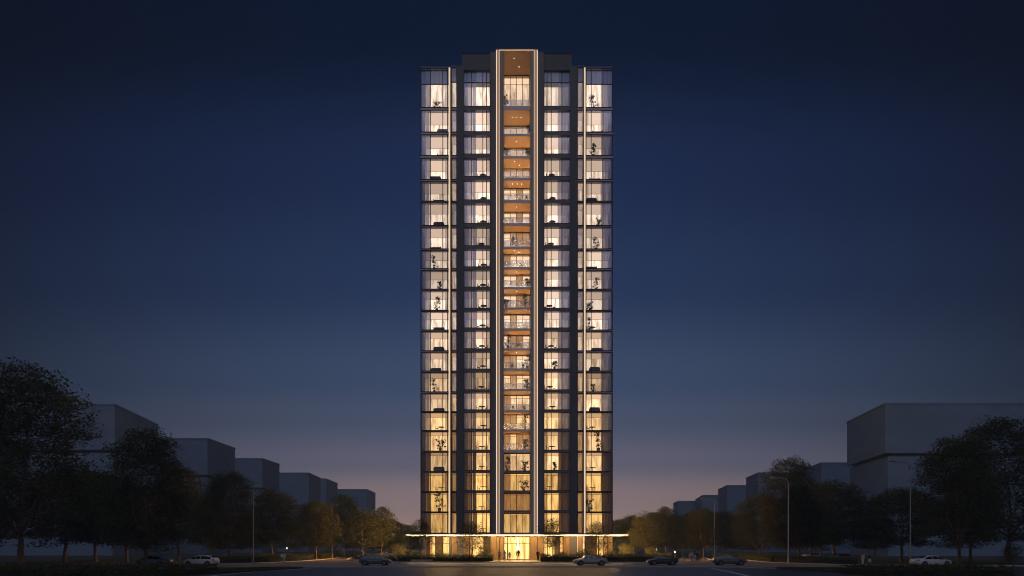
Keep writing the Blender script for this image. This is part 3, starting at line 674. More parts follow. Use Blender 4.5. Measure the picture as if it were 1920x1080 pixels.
# ------------------------------------------------------------------ trees
def tree_meshes(seed, cb, Rw, ncl, nleaf, lsz, trunk_r, fork=None, spread=.85, top_pow=.5, clump=.055, flat=.45):
    """unit-height tree: cb crown bottom, Rw crown half width (fractions of the height)"""
    rng = np.random.default_rng(seed); rd = random.Random(seed)
    lob = [(rng.uniform(0, 6.28), rng.uniform(.1, .95), rng.uniform(.72, 1.12)) for _ in range(14)]
    def rad(t, a):
        base = (1 - abs((t - .36) / (.66 if t > .36 else .40)) ** 2.0)
        base = max(base, 0) ** top_pow
        m = 1.0; wsum = 0; acc = 0
        for la, lt, ls in lob:
            wgt = math.exp(-((math.remainder(a - la, 2 * math.pi)) ** 2) / .5 - (t - lt) ** 2 / .03); acc += wgt * ls; wsum += wgt
        if wsum > 1e-3: m = (acc + .25 * 1.0) / (wsum + .25)
        return Rw * base * m
    H_ = 1 - cb
    cl = []
    for i in range(ncl):
        tt = min(.985, max(.02, rng.beta(1.35, 1.25))); a = rng.uniform(0, 6.28); q = rng.uniform(.18, 1.0) ** .55
        r_ = rad(tt, a) * q
        cl.append((np.array([math.cos(a) * r_, math.sin(a) * r_, cb + H_ * tt]), q))
    # skeleton
    b = MB(); fk = fork or cb * 1.02
    nodes = []
    tp = []; x = y = 0
    for i in range(7):
        f = i / 6; z = fk * f; tp.append((x, y, z)); x += rd.uniform(-.006, .006); y += rd.uniform(-.006, .006)
    b.tube([(0, 0, -.01)] + tp, [trunk_r * 1.45] + [trunk_r * (1.25 if i == 0 else 1.0 - .05 * i) for i in range(7)], 9)
    nl = rd.choice((4, 5, 5))
    for j in range(nl):
        a = 6.28 * j / nl + rd.uniform(-.4, .4); lead = j == 0
        hgt = .80 if lead else rd.uniform(.45, .68); outw = Rw * (.08 if lead else rd.uniform(.55, .8))
        st = Vector(tp[-1 if lead else rd.choice((-1, -1, -2))]); end = Vector((math.cos(a) * outw, math.sin(a) * outw, cb + H_ * hgt))
        pts, rads = [], []
        for i in range(8):
            f = i / 7; g = f ** .65 if not lead else f
            p = Vector((st.x + (end.x - st.x) * g, st.y + (end.y - st.y) * g, st.z + (end.z - st.z) * f ** 1.12))
            p += Vector((rd.uniform(-1, 1), rd.uniform(-1, 1), 0)) * .012 * (f > 0)
            pts.append(p); rads.append(trunk_r * (.62 if lead else .5) * (1 - f * .8)); nodes.append((np.array(p), rads[-1]))
        b.tube(pts, rads, 6)
    npos = np.array([n_[0] for n_ in nodes])
    order = sorted(range(len(cl)), key=lambda i: cl[i][1])
    C_ = []
    for idx, i in enumerate(order):
        c, q = cl[i]
        if idx < ncl * .75:
            dd = npos - c; dist = np.linalg.norm(dd, axis=1) + np.maximum(0, npos[:, 2] - c[2]) * 1.5; j = int(np.argmin(dist))
            p0 = Vector(npos[j]); p1 = Vector(c); mid = p0.lerp(p1, .5) + Vector((0, 0, -.02 if p1.z > p0.z else .02))
            r0 = min(nodes[j][1] * .6, trunk_r * .22)
            b.tube([p0, mid, p1], [r0, r0 * .6, r0 * .25], 4, False)
            if len(nodes) < 140:
                nodes.append((np.array(mid), r0 * .6)); npos = np.vstack([npos, np.array(mid)])
        sz = clump * rng.uniform(.7, 1.4)
        off = rng.normal(size=(nleaf, 3)); off /= np.maximum(1, np.linalg.norm(off, axis=1)[:, None] / 1.5)
        outdir = np.array([c[0], c[1], 0.0]); ln = np.linalg.norm(outdir) + 1e-6
        off2 = off * np.array([sz, sz, sz * flat]); off2[:, 2] -= .22 * (np.abs(off2[:, 0]) + np.abs(off2[:, 1]))
        C_.append(c + off2 + outdir / ln * off2[:, :1] * 0)
    V, Fq = leaves(np.concatenate(C_), lsz, rng, .45)
    zmax = V[:, 2].max(); V[:, 2] = np.where(V[:, 2] > cb, cb + (V[:, 2] - cb) * (1 - cb) / (zmax - cb), V[:, 2])
    return b.mesh('trunk', M['bark']), V, Fq
LEAFM = {}
def tree_proto(key, *a, mat='leaf', **kw):
    tm, V, Fq = tree_meshes(*a, **kw)
    LEAFM[key] = (tm, from_arrays('crown', V, Fq, M[mat]))
tree_proto('big1', 21, .15, .34, 400, 74, .0165, .0175, clump=.050)
tree_proto('big2', 22, .13, .33, 390, 74, .0165, .0165, clump=.052)
tree_proto('big3', 23, .17, .36, 390, 74, .0165, .0180, clump=.052)
tree_proto('mid1', 31, .20, .36, 250, 70, .025, .018, clump=.062)
tree_proto('mid2', 32, .22, .33, 250, 70, .025, .017, clump=.062)
tree_proto('mid3', 33, .24, .40, 250, 70, .026, .018, clump=.066)
tree_proto('airy1', 41, .34, .27, 120, 30, .030, .010, clump=.085, flat=.8, top_pow=.75, mat='leaf2')
tree_proto('airy2', 42, .32, .25, 110, 30, .030, .010, clump=.085, flat=.8, top_pow=.75, mat='leaf2')
tree_proto('park1', 51, .26, .34, 150, 60, .028, .010, clump=.070, top_pow=.7, mat='leaf2')
tree_proto('park2', 52, .24, .36, 150, 60, .028, .011, clump=.072, top_pow=.6, mat='leaf2')
RWD = dict(big1=.34, big2=.33, big3=.36, mid1=.36, mid2=.33, mid3=.40, airy1=.27, airy2=.25, park1=.34, park2=.36)
tnum = [0]
def tree(kind, p, ybase, ytop, halfw, label, d=None, rz=None):
    """p, ybase: foot of the trunk in the photo; ytop its top row; halfw crown half width in columns"""
    d = d or DG(ybase); hgt = Z(ytop, d)
    o = thing('tree', label, 'tree', (X(p, d), d - D0, 0), tnum[0] * 2.1 if rz is None else rz, None)
    tnum[0] += 1
    tm, cmh = LEAFM[kind]
    wx = (halfw * d / F) / (RWD[kind] * .88)
    o.scale = (wx, wx, hgt)
    # keep the trunk's thickness in step with the height
    link('trunk', tm, o); link('crown', cmh, o)
    return o
T = [
 ('big1', 40, 1062, 676, 108, 'largest broad dark tree, at the left edge of the picture', None, 0.4),
 ('big2', -70, 1058, 760, 110, 'dark tree cut off by the left edge behind the largest tree', None, 1.2),
 ('mid1', 120, 1054, 872, 64, 'dark background tree just right of the largest tree on the left', None, None),
 ('mid2', 180, 1053, 880, 58, 'dark background tree between the largest left tree and the conical one', None, None),
 ('mid3', 238, 1053, 905, 58, 'low dark background tree directly left of the conical tree trunk', None, None),
 ('big2', 272, 1063, 795, 70, 'tall conical tree whose trunk stands in front of the grey car on the left', 84, 2.6),
 ('mid2', 336, 1050, 872, 48, 'dark tree right behind the white car on the left', None, None),
 ('mid1', 392, 1050, 930, 34, 'short dark tree left of the left kerbside tree with a forked limb', None, None),
 ('big3', 428, 1056, 879, 50, 'medium tree by the kerb left of the tall straight lamp post', None, 0.2),
 ('mid1', 512, 1048, 914, 44, 'round tree right of the tall straight lamp post on the left', None, None),
 ('mid3', 470, 1047, 962, 36, 'low tree behind the tall straight lamp post on the left', None, None),
 ('mid3', 593, 1049, 937, 38, 'warmly lit tree left of the short lamp post with a right-hand arm', None, None),
 ('park2', 553, 1046, 965, 34, 'small tree between the two left lamp posts', None, None),
 ('park1', 645, 1046, 925, 34, 'slim airy tree right of the short left lamp post', None, None),
 ('park2', 682, 1047.5, 952, 32, 'airy tree behind the left end of the blue grey hatchback', None, None),
 ('park1', 716, 1047, 948, 27, 'slender tree with a small tuft on top, above the blue grey hatchback', None, None),
 ('park2', 737, 1045, 975, 26, 'slender tree behind the pedestrian left of the canopy end', None, None),
 ('mid3', 762, 1044, 982, 26, 'dark tree beside the left foot of the tower', None, None),
 ('airy1', 790, 1054, 971, 22, 'young street tree in front of the left end of the canopy', None, None),
 ('airy2', 884, 1054, 974, 23, 'young street tree in front of the tower, left of the entrance', None, None),
 ('airy1', 1036, 1054, 969, 21, 'young street tree in front of the tower, right of the entrance', None, 1.0),
 ('airy2', 1122, 1054, 975, 23, 'young street tree in front of the right end of the canopy', None, 2.0),
 ('mid1', 1163, 1044, 970, 26, 'dark tree beside the right foot of the tower', None, None),
 ('park1', 1184, 1045, 964, 22, 'slim dark tree just right of the canopy tip', None, None),
 ('park2', 1211, 1048, 956, 28, 'slender tree behind the dark sports car', None, None),
 ('park1', 1248, 1046.5, 948, 27, 'airy tree with a tall tuft right of the dark sports car', None, None),
 ('park2', 1281, 1045.5, 964, 26, 'small tree behind the garden lamp on the right', None, None),
 ('mid3', 1319, 1047, 951, 33, 'warmly lit tree behind the group of pedestrians on the right', None, None),
 ('mid1', 1356, 1046, 955, 30, 'dark tree right of the thin lamp post behind the pedestrians', None, None),
 ('big3', 1424, 1049.5, 926, 46, 'round tree with a lit trunk left of the curved lamp post', None, 0.6),
 ('mid2', 1390, 1046, 962, 30, 'low tree behind the dark grey hatchback on the right', None, None),
 ('big2', 1477, 1058, 852, 52, 'tall round tree directly behind the curved lamp post', 114, 1.4),
 ('mid2', 1498, 1056, 905, 38, 'tree with a warm lit trunk just right of the curved lamp post', 110, None),
 ('mid1', 1521, 1052, 925, 40, 'darker tree standing second to the right of the curved lamp post', None, None),
 ('mid1', 1565, 1051, 897, 62, 'broad dark tree left of the two strolling pedestrians on the right', None, 0.3),
 ('mid3', 1690, 1053, 911, 62, 'dark tree behind the white car on the right', None, None),
 ('big1', 1797, 1062, 812, 66, 'tall forked tree with a lit trunk by the white car on the right', None, 3.4),
 ('mid2', 1818, 1054, 880, 50, 'dark background tree right of the tall forked tree', None, None),
 ('big3', 1893, 1058, 774, 98, 'largest dark tree at the right edge of the picture', None, 1.9),
]
T += [
 ('mid1', 622, 1045, 948, 30, 'dark tree directly behind the short lamp post on the left', None, None),
 ('mid3', 664, 1044.5, 962, 28, 'dark tree in the far row between the two airy trees left of the tower', None, None),
 ('mid2', 700, 1044, 966, 26, 'dark tree in the far row behind the slender tufted tree', None, None),
 ('mid1', 728, 1043.5, 972, 24, 'dark tree in the far row right of the slender tufted tree', None, None),
 ('mid3', 1198, 1044, 968, 26, 'dark far tree between the canopy tip and the dark sports car', None, None),
 ('mid2', 1230, 1044, 958, 26, 'dark far tree behind the gap above the dark sports car', None, None),
 ('mid1', 1266, 1044, 962, 26, 'dark far tree behind the low garden lamp on the right', None, None),
 ('mid2', 1300, 1044, 958, 28, 'dark far tree behind the left half of the pedestrian group', None, None),
 ('mid1', 1540, 1048, 930, 40, 'dark far tree filling the gap right of the curved lamp post', None, None),
 ('mid3', 1640, 1048, 960, 36, 'low dark far tree behind the two strolling pedestrians', None, None),
]
for a in T: tree(*a[:6], d=a[6], rz=a[7])

# ------------------------------------------------------------------ hedges and shrubs
def hedge(pts, depth, h, label, name='hedge', cat='hedge', dens=60, lsz=.20, z0=0.0, mat='hedgeleaf', rough=.10):
    """clipped hedge along a ground polyline; leaves over a dark core"""
    rng = np.random.default_rng(len(label) * 7 + int(abs(pts[0][0])))
    o = thing(name, label, cat)
    P = [np.array(p) for p in pts]; cs = []
    core = MB()
    for a, c in zip(P[:-1], P[1:]):
        d = c - a; L = np.linalg.norm(d); u = d / L; n_ = np.array([-u[1], u[0]])
        core.prism([tuple(a + n_ * .16), tuple(c + n_ * .16), tuple(c + n_ * (depth - .16)), tuple(a + n_ * (depth - .16))], z0, z0 + h * .80)
        n = int(L * (depth + 2 * h) * dens * 1.25)
        s_ = rng.uniform(0, L, n); q = rng.uniform(0, depth + 2 * h, n)
        off = np.where(q < h, -.04, np.where(q < h + depth, q - h, depth)); zz = np.where(q < h, q, np.where(q < h + depth, h, q - h - depth))
        pos = a[None] + u[None] * s_[:, None] + n_[None] * off[:, None]
        wav = .10 * h * np.sin(s_ * 2.3) + .08 * h * np.sin(s_ * 5.1 + 1)
        cs.append(np.column_stack([pos, z0 + zz * (1 + 0 * wav) + wav * (zz > .5 * h)]) + rng.normal(size=(n, 3)) * rough)
    core.build('core', M['soil'], o)
    C_ = np.concatenate(cs); C_[:, 2] = np.maximum(C_[:, 2], z0 + .03)
    V, Fq = leaves(C_, lsz, rng, .1)
    link('foliage', from_arrays('foliage', V, Fq, M[mat]), o)
    return o
def shrub(p, ybase, w_, h, label, d=None, mat='hedgeleaf', n=1200, lsz=.2):
    rng = np.random.default_rng(int(p) + 3); d = d or DG(ybase)
    o = thing('shrub', label, 'shrub', (X(p, d), d - D0, 0))
    c = []
    for i in range(14):
        a = rng.uniform(0, 6.28); r_ = rng.uniform(0, .42) * w_; z = h * rng.uniform(.2, .9) * (1 - (r_ / w_) ** 2)
        c.append(np.array([math.cos(a) * r_, math.sin(a) * r_ * .7, z]) + rng.normal(size=(n // 14, 3)) * np.array([w_ * .12, w_ * .1, h * .10]))
    C_ = np.concatenate(c); C_[:, 2] = np.maximum(C_[:, 2], .05)
    V, Fq = leaves(C_, lsz, rng, .2); link('foliage', from_arrays('foliage', V, Fq, M[mat]), o)
    b = MB()
    for i in range(5):
        a = i * 1.26; b.tube([(0, 0, -.02), (math.cos(a) * w_ * .12, math.sin(a) * w_ * .1, h * .35), (math.cos(a) * w_ * .25, math.sin(a) * w_ * .2, h * .7)], [.04, .03, .012], 5, False)
    b.build('stem', M['bark'], o)
    return o
hedge([GD(-260, 58), GD(100, 58), GD(345, 58)], 7, .72, 'wide dark clipped hedge in the near left corner by the road', dens=26, lsz=.22)
hedge([GD(1640, 57), GD(1906, 57)], 6, .68, 'wide dark clipped hedge in the near right corner by the road', dens=30, lsz=.22)
hedge([G(330, 1069.8), G(392, 1068.4)], 5, .25, 'low strip of ground cover beyond the near left hedge', dens=36, lsz=.15)
hedge([G(420, 1057.2), G(505, 1055.2), G(556, 1052.4)], 3, .85, 'clipped hedge along the left kerb around the tall straight lamp post', dens=40)
hedge([G(605, 1048.2), G(640, 1045.4)], 3, 1.0, 'far hedge at the left street corner by the short lamp post', dens=30, lsz=.22)
hedge([G(498, 1051), G(590, 1048.3)], 2.5, 1.0, 'hedge behind the walking pair, between the left lamp posts', dens=30, lsz=.2)
hedge([G(745, 1053.6), G(924, 1053.6)], 2.2, .95, 'dark clipped hedge in front of the tower, left of the entrance', dens=70, rough=.17)
hedge([G(1014, 1053.8), G(1196, 1053.8)], 2.2, 1.05, 'dark clipped hedge in front of the tower, right of the entrance', dens=70, rough=.17)
hedge([G(1196, 1053.4), G(1225, 1052.6), G(1262, 1048.8)], 2.5, 1.0, 'hedge rounding the street corner behind the dark sports car', dens=40, lsz=.18)
hedge([G(1334, 1048.4), G(1400, 1049.8), G(1446, 1053.8)], 3, 1.0, 'leafy hedge behind the dark grey hatchback on the right', dens=40, lsz=.18)
hedge([G(1450, 1054.4), G(1540, 1057.3), G(1585, 1058.4)], 3, .85, 'leafy hedge along the right kerb under the curved lamp post', dens=40)
hedge([G(665, 1049.6), G(742, 1052.2)], 2.5, .8, 'hedge behind the blue grey hatchback on the left', dens=40, lsz=.18)
# grass islands by the road
def grass(pts, name='grass', n=2600):
    rng = np.random.default_rng(3); b = MB()
    sheet('verge', pts, .05, M['lawn'])
    P = np.array(pts); tri = [(0, i, i + 1) for i in range(1, len(P) - 1)]; c = []
    for a, b_, d_ in tri:
        u = rng.uniform(size=(n, 2)); m = u.sum(1) > 1; u[m] = 1 - u[m]
        q = P[a] + u[:, :1] * (P[b_] - P[a]) + u[:, 1:] * (P[d_] - P[a]); c.append(np.column_stack([q, rng.uniform(.06, .2, n)]))
    V, Fq = leaves(np.concatenate(c), .17, rng, -.3, .5)
    return tag(link(name, from_arrays(name, V, Fq, M['hedgeleaf'])), kind='stuff')
grass([G(385, 1071.5), G(500, 1065.8), G(572, 1066), G(480, 1072), G(395, 1076.5)])
grass([G(1453, 1066), G(1560, 1067.4), G(1640, 1070.5), G(1645, 1079)])
for a in ((825, 1051.6, 3.4, 2.6, 'rounded dark shrub in front of the left shop window'), (906, 1051.6, 3.0, 2.9, 'leafy shrub in front of the shop window left of the entrance'), (1101, 1051.4, 3.2, 2.5, 'spreading shrub in front of the shop window behind the silver car'),
          (772, 1051.6, 4.2, 2.0, 'loose shrub at the left end of the tower bed, below the canopy tip'), (1150, 1051.2, 4.6, 2.0, 'yellowish lit shrub at the right end of the tower bed'), (1178, 1049, 4.5, 3.6, 'large dark bush right of the tower bed'),
          (748, 1050, 4.5, 3.2, 'large dark bush left of the tower bed'), (1055, 1051.8, 2.6, 1.9, 'small lit shrub right of the entrance tree'), (1222, 1050, 3.0, 3.0, 'dark bush behind the roof of the sports car'), (1897, 1059, 4.0, 3.0, 'dark shrub behind the near right hedge')):
    shrub(*a)
def low_wall(p0, p1, yrow, h, label):
    o = thing('planter_wall', label, 'planter wall'); a, c = G(p0, yrow), G(p1, yrow)
    b = MB(); b.box(a[0], c[0], a[1] - .2, a[1], 0, h); b.build('wall', M['kerb'], o)
    b = MB(); b.box(a[0] - .03, c[0] + .03, a[1] - .23, a[1] + .03, h + .001, h + .06); b.build('coping', M['kerb'], o)
low_wall(771, 811, 1054.0, .38, 'low pale planter wall under the tree at the left canopy end')
low_wall(667, 694, 1052.2, .32, 'low pale planter wall behind the blue grey hatchback')

# ------------------------------------------------------------------ street lamps
M['pole_pale'] = pbr('pale_pole', (0.42, 0.40, 0.36), 0.5, 0.2, 0.1, 3)  # lit copy of the pole: light falling on it put into the colour
def lamp(p, ybase, ytop, arm_px, label, d=None, thick=.085, pm='pole'):
    d = d or DG(ybase); h = Z(ytop, d); o = thing('street_lamp', label, 'street lamp', (X(p, d), d - D0, 0), 0, None)
    b = MB(); b.tube([(0, 0, 0), (0, 0, .02), (0, 0, .9), (0, 0, .95), (0, 0, h - .9)], [.16, .14, .13, thick, thick * .75], 8); b.build('pole', M[pm], o)
    s_ = 1 if arm_px >= p else -1; al = abs(arm_px - p) * d / F
    if al > .3:
        pts = [(0, 0, h - .9)]; r_ = min(.75, al * .5)
        for i in range(1, 7):
            an = i / 6 * math.pi / 2; pts.append((s_ * r_ * (1 - math.cos(an)), 0, h - .9 + .75 * math.sin(an)))
        pts.append((s_ * al * .75, 0, h - .05)); b = MB(); b.tube(pts, [.055] * len(pts), 7); b.build('arm', M[pm], o)
        hd = MB(); hd.tube([(s_ * al * .70, 0, h - .02), (s_ * al * .78, 0, h), (s_ * al * .95, 0, h + .02), (s_ * al * 1.02, 0, h + .0)], [.06, .13, .13, .05], 8); hh = hd.build('lamp_head', M[pm], o)
        q = MB(); q.box(s_ * al * .79, s_ * al * .95, -.08, .08, h - .15, h - .125); q.build('lens', M['lampglass'], hh)
    else:
        pts = [(0, 0, h - .9), (0, .15, h - .4), (0, .7, h - .08), (0, 2.0, h)]
        b = MB(); b.tube(pts, [.055] * 4, 7); b.build('arm', M[pm], o)
        hd = MB(); hd.tube([(0, 1.9, h), (0, 2.1, h + .02), (0, 2.7, h + .04)], [.06, .13, .08], 8); hd.build('lamp_head', M[pm], o)
    return o
lamp(475, 1057.3, 908, 475, 'tall straight lamp post standing at the left kerb')
lamp(622.5, 1048, 946, 634, 'short lamp post with an arm to the right at the left street corner')
lamp(1478, 1057, 895, 1443, 'tall lamp post with a curved arm in front of the round tree', pm='pole_pale')
lamp(1707, 1062, 865, 1667, 'unlit lamp post in front of the huge block by the white car')
lamp(1339.5, 1047.5, 935, 1314, 'distant lamp post with a long arm behind the pedestrian group')
lamp(1292, 1046, 953, 1292, 'thin distant lamp post beside the group of pedestrians')
M['globe'] = emit('garden_globe', (1.0, .80, .52), 2.2)
def garden(p, ybase, h, label, big=.11):
    d = DG(ybase); o = thing('garden_lamp', label, 'garden lamp', (X(p, d), d - D0, 0), 0, None)
    b = MB(); b.tube([(0, 0, 0), (0, 0, h - .25)], .045, 7); b.build('post', M['pole'], o)
    b = MB(); b.tube([(0, 0, h - .25), (0, 0, h - .2), (0, 0, h), (0, 0, h + .1)], [.06, big, big, .05], 10); b.build('globe', M['globe'], o)
garden(538, 1049, 2.4, 'small lit garden lamp behind the walking pair on the left')
garden(1231, 1048.5, 2.1, 'small lit garden lamp between trees behind the dark sports car')
garden(1265.5, 1047, 1.5, 'low lit garden lamp left of the pedestrian group on the right', .18)

# ------------------------------------------------------------------ cars
M['tyre'] = pbr('tyre_rubber', (0.018, 0.018, 0.02), .85); M['rim'] = pbr('alloy_rim', (0.17, 0.17, 0.18), .35, .7); M['arch'] = pbr('wheel_arch', (0.006, 0.006, 0.007), .9)
M['carglass'] = pbr('car_glass', (0.012, 0.013, 0.017), .06, 0, .05, spec=.8); M['tail'] = pbr('tail_lamp_red', (0.45, 0.03, 0.025), .25, coat=.5); M['head'] = pbr('headlamp_glass', (0.55, 0.57, 0.6), .12, .2, coat=.6)
M['trim'] = pbr('black_trim', (0.015, 0.015, 0.016), .5); M['plate'] = pbr('number_plate', (0.6, 0.6, 0.58), .5)
def paint(name, col, metal=.35): return pbr(name, col, .28, metal, .03, 2, coat=.6)
def lerp_tab(tab, x):
    for (a, u), (c, v) in zip(tab[:-1], tab[1:]):
        if x <= c:
            f = (x - a) / (c - a); f = f * f * (3 - 2 * f) * .5 + f * .5; return u + (v - u) * f
    return tab[-1][1]
def car(label, p, ybase, length, facing, paintm, style='sedan', d=None, group=None, yaw=0.0, name='car', hgt=1.45, base=0.006):
    d = d or DG(ybase); o = thing(name, label, 'car', (X(p, d), d - D0, base), (0 if facing > 0 else math.pi) + yaw, None)
    S = length / 4.6; W = .90
    # normalised x from -2.3 (rear) to 2.3 (front)
    if style == 'sedan': roof = [(-2.3, .86), (-2.15, .98), (-1.65, 1.03), (-.75, 1.40), (-.1, hgt), (.45, 1.38), (1.15, 1.0), (1.9, .86), (2.22, .72), (2.3, .58)]
    elif style == 'sport': roof = [(-2.3, .80), (-2.15, .95), (-1.5, 1.08), (-.7, 1.28), (-.1, 1.34), (.4, 1.28), (1.1, .95), (1.9, .80), (2.22, .64), (2.3, .52)]
    else: roof = [(-2.3, .80), (-2.2, 1.05), (-1.75, 1.28), (-1.0, 1.43), (-.2, hgt + .02), (.4, 1.40), (1.2, 1.0), (1.9, .88), (2.22, .70), (2.3, .55)]
    belt = [(-2.3, .78), (-1.8, .93), (-.5, .93), (1.0, .90), (1.8, .80), (2.3, .55)]
    wid = [(-2.3, .66), (-2.1, .84), (-1.4, .90), (1.2, .90), (1.95, .82), (2.3, .55)]
    bot = [(-2.3, .42), (-2.05, .26), (-1.0, .20), (1.0, .20), (2.0, .24), (2.3, .38)]
    xs = [-2.3, -2.25, -2.15, -2.0, -1.8, -1.6, -1.4, -1.2, -1.0, -.75, -.5, -.25, 0, .25, .5, .75, 1.0, 1.2, 1.4, 1.6, 1.8, 2.0, 2.15, 2.25, 2.3]
    def sec(x):
        zt, zb_, w_, z0 = lerp_tab(roof, x), lerp_tab(belt, x), lerp_tab(wid, x), lerp_tab(bot, x)
        zb_ = min(zb_, zt - .03); cab = max(0, min(1, (zt - zb_) / .45)); wt = w_ * (.94 - .27 * cab)
        return [(0, z0), (w_ * .86, z0), (w_ * .97, z0 + .10), (w_, (z0 + zb_) * .55), (w_ * .975, zb_), (w_ * .975 + (wt - w_ * .975) * .5, zb_ + (zt - zb_) * .52), (wt, zt - .05 * cab - .012), (wt * .82, zt), (0, zt + .015)]
    b = MB(); vs = []; m = 17
    for x in xs:
        h_ = sec(x); full = [(-y, z) for y, z in h_[::-1]] + h_[1:]
        full = [(y, z) for y, z in h_] + [(-y, z) for y, z in h_[-2:0:-1]]
        for y, z in full: vs.append((x * S, y, z))
    m = len(full); fs = []
    for i in range(len(xs) - 1):
        for j in range(m): fs.append((i*m+j, (i+1)*m+j, (i+1)*m+(j+1)%m, i*m+(j+1)%m))
    fs += [tuple(range(m)), tuple(range((len(xs)-1)*m + m - 1, (len(xs)-1)*m - 1, -1))]
    b.add(vs, fs, True); b.build('body', paintm, o)
    def cabin(x, f, off=.022):     # point on the cabin side, f from belt 0 to roof 1
        s_ = sec(x); a, m_, c = s_[4], s_[5], s_[6]
        if f < .5: return (a[0] + (m_[0] - a[0]) * f * 2 + off, a[1] + (m_[1] - a[1]) * f * 2)
        return (m_[0] + (c[0] - m_[0]) * (f * 2 - 1) + off, m_[1] + (c[1] - m_[1]) * (f * 2 - 1))
    wx0, wx1 = {'sedan': (-1.35, 1.0), 'sport': (-1.2, .95), 'hatch': (-1.85, 1.02)}[style]
    for sd in (-1, 1):
        for a, c in ((wx0, -.42), (-.34, .30), (.36, wx1)) if style != 'sport' else ((wx0, -.3), (-.22, wx1)):
            g = MB(); v_ = []; n = 6
            for i in range(n + 1):
                x = a + (c - a) * i / n; lo = cabin(x, .08); md = cabin(x, .5); hi = cabin(x, .88); v_ += [(x * S, sd * lo[0], lo[1]), (x * S, sd * md[0], md[1]), (x * S, sd * hi[0], hi[1])]
            g.add(v_, [(3*i+q_, 3*i+3+q_, 3*i+4+q_, 3*i+1+q_) for i in range(n) for q_ in (0, 1)]); g.build('side_window', M['carglass'], o)
        for x in (-1.42, 1.38):
            q = MB(); q.tube([(x * S, sd * .60, .34), (x * S, sd * .912, .34)], [.40, .385], 20, smooth=False); q.build('wheel_arch', M['arch'], o)
            tq = MB(); tq.tube([(x * S, sd * .70, .325), (x * S, sd * .72, .325), (x * S, sd * .925, .325), (x * S, sd * .935, .325)], [.30, .325, .325, .30], 22); wh = tq.build('wheel', M['tyre'], o)
            rq = MB(); rq.tube([(x * S, sd * .93, .325), (x * S, sd * .945, .325)], [.215, .20], 16, smooth=False); rq.build('rim', M['rim'], wh)
        q = MB(); q.box(.92 * S, 1.05 * S, sd * .90, sd * 1.04, .93, 1.03); q.build('wing_mirror', paintm, o)
        q = MB(); y_ = lerp_tab(wid, 2.1); q.add([(2.02 * S, sd * (y_ + .02), .66), (2.235 * S, sd * .64, .62), (2.235 * S, sd * .60, .72), (2.0 * S, sd * (y_ + .015), .80)], [(0, 1, 2, 3)]); q.build('headlight', M['head'], o)
        q = MB(); q.add([(-2.05 * S, sd * .865, .78), (-2.27 * S, sd * .70, .76), (-2.26 * S, sd * .66, .90), (-2.05 * S, sd * .85, .92)], [(0, 1, 2, 3)]); q.build('tail_light', M['tail'], o)
        q = MB(); q.box(-1.0 * S, 1.0 * S, sd * .88, sd * .91, .20, .28); q.build('sill', M['trim'], o)
    # windscreens
    def screen(x0, x1, nm):
        g = MB(); v_ = []; n = 5
        for i in range(n + 1):
            x = x0 + (x1 - x0) * i / n; s_ = sec(x); v_ += [(x * S, -s_[7][0] * 1.0, s_[7][1] + .022), (x * S, 0, s_[8][1] + .022), (x * S, s_[7][0] * 1.0, s_[7][1] + .022)]
        g.add(v_, [(3*i+q_, 3*i+1+q_, 3*i+4+q_, 3*i+3+q_) for i in range(n) for q_ in (0, 1)]); g.build(nm, M['carglass'], o)
    screen(.52, 1.08, 'windscreen'); screen(-1.55 if style != 'hatch' else -2.05, -.85 if style != 'hatch' else -1.55, 'rear_window')
    q = MB(); q.box(2.26 * S, 2.305 * S, -.45, .45, .42, .54); q.build('grille', M['trim'], o)
    q = MB(); q.box(-2.315 * S, -2.295 * S, -.26, .26, .60, .71); q.build('number_plate', M['plate'], o)
    return o
white = paint('white_car_paint', (.72, .72, .74), .0); grey = paint('grey_car_paint', (.20, .21, .25)); silver = paint('silver_car_paint', (.40, .39, .40), .5); dark = paint('dark_car_paint', (.05, .045, .05)); blue = paint('blue_grey_car_paint', (.12, .145, .20)); dgrey = paint('dark_grey_car_paint', (.13, .14, .155))
car('grey sedan behind the tree trunk by the near left hedge', 288, 0, 5.05, -1, grey, 'sedan', 87.5, yaw=R(-8))
car('white hatchback parked by the left kerb', 377.5, 0, 4.4, -1, white, 'hatch', 88, yaw=R(-7), hgt=1.42)
car('blue grey hatchback passing left of the tower', 704, 0, 4.35, 1, blue, 'hatch', 92.5, yaw=R(2))
car('silver grey sedan passing right of the tower entrance', 1106.5, 0, 4.65, -1, silver, 'sedan', 91.5, yaw=R(3))
car('low dark sports car on the lane right of the tower', 1241, 0, 4.2, -1, dark, 'sport', 93, yaw=R(2))
car('dark grey hatchback on the lane in front of the right hedge', 1367.5, 0, 4.55, 1, dgrey, 'hatch', 93, yaw=R(-2))
car('white sedan behind the near right hedge', 1745.5, 0, 5.2, 1, white, 'sedan', 86.5, yaw=R(9))
car('dim grey car parked deep under the broad tree on the right', 1573, 0, 4.4, -1, dgrey, 'hatch', 118, yaw=R(10), base=0.0)
car('pale car parked behind the lit trunks right of the curved lamp post', 1524, 0, 4.5, 1, silver, 'sedan', 140, yaw=R(12), base=0.0)
car('grey car parked behind the slender trees left of the tower', 724, 0, 4.4, 1, silver, 'sedan', 160, yaw=R(-8), base=0.0)

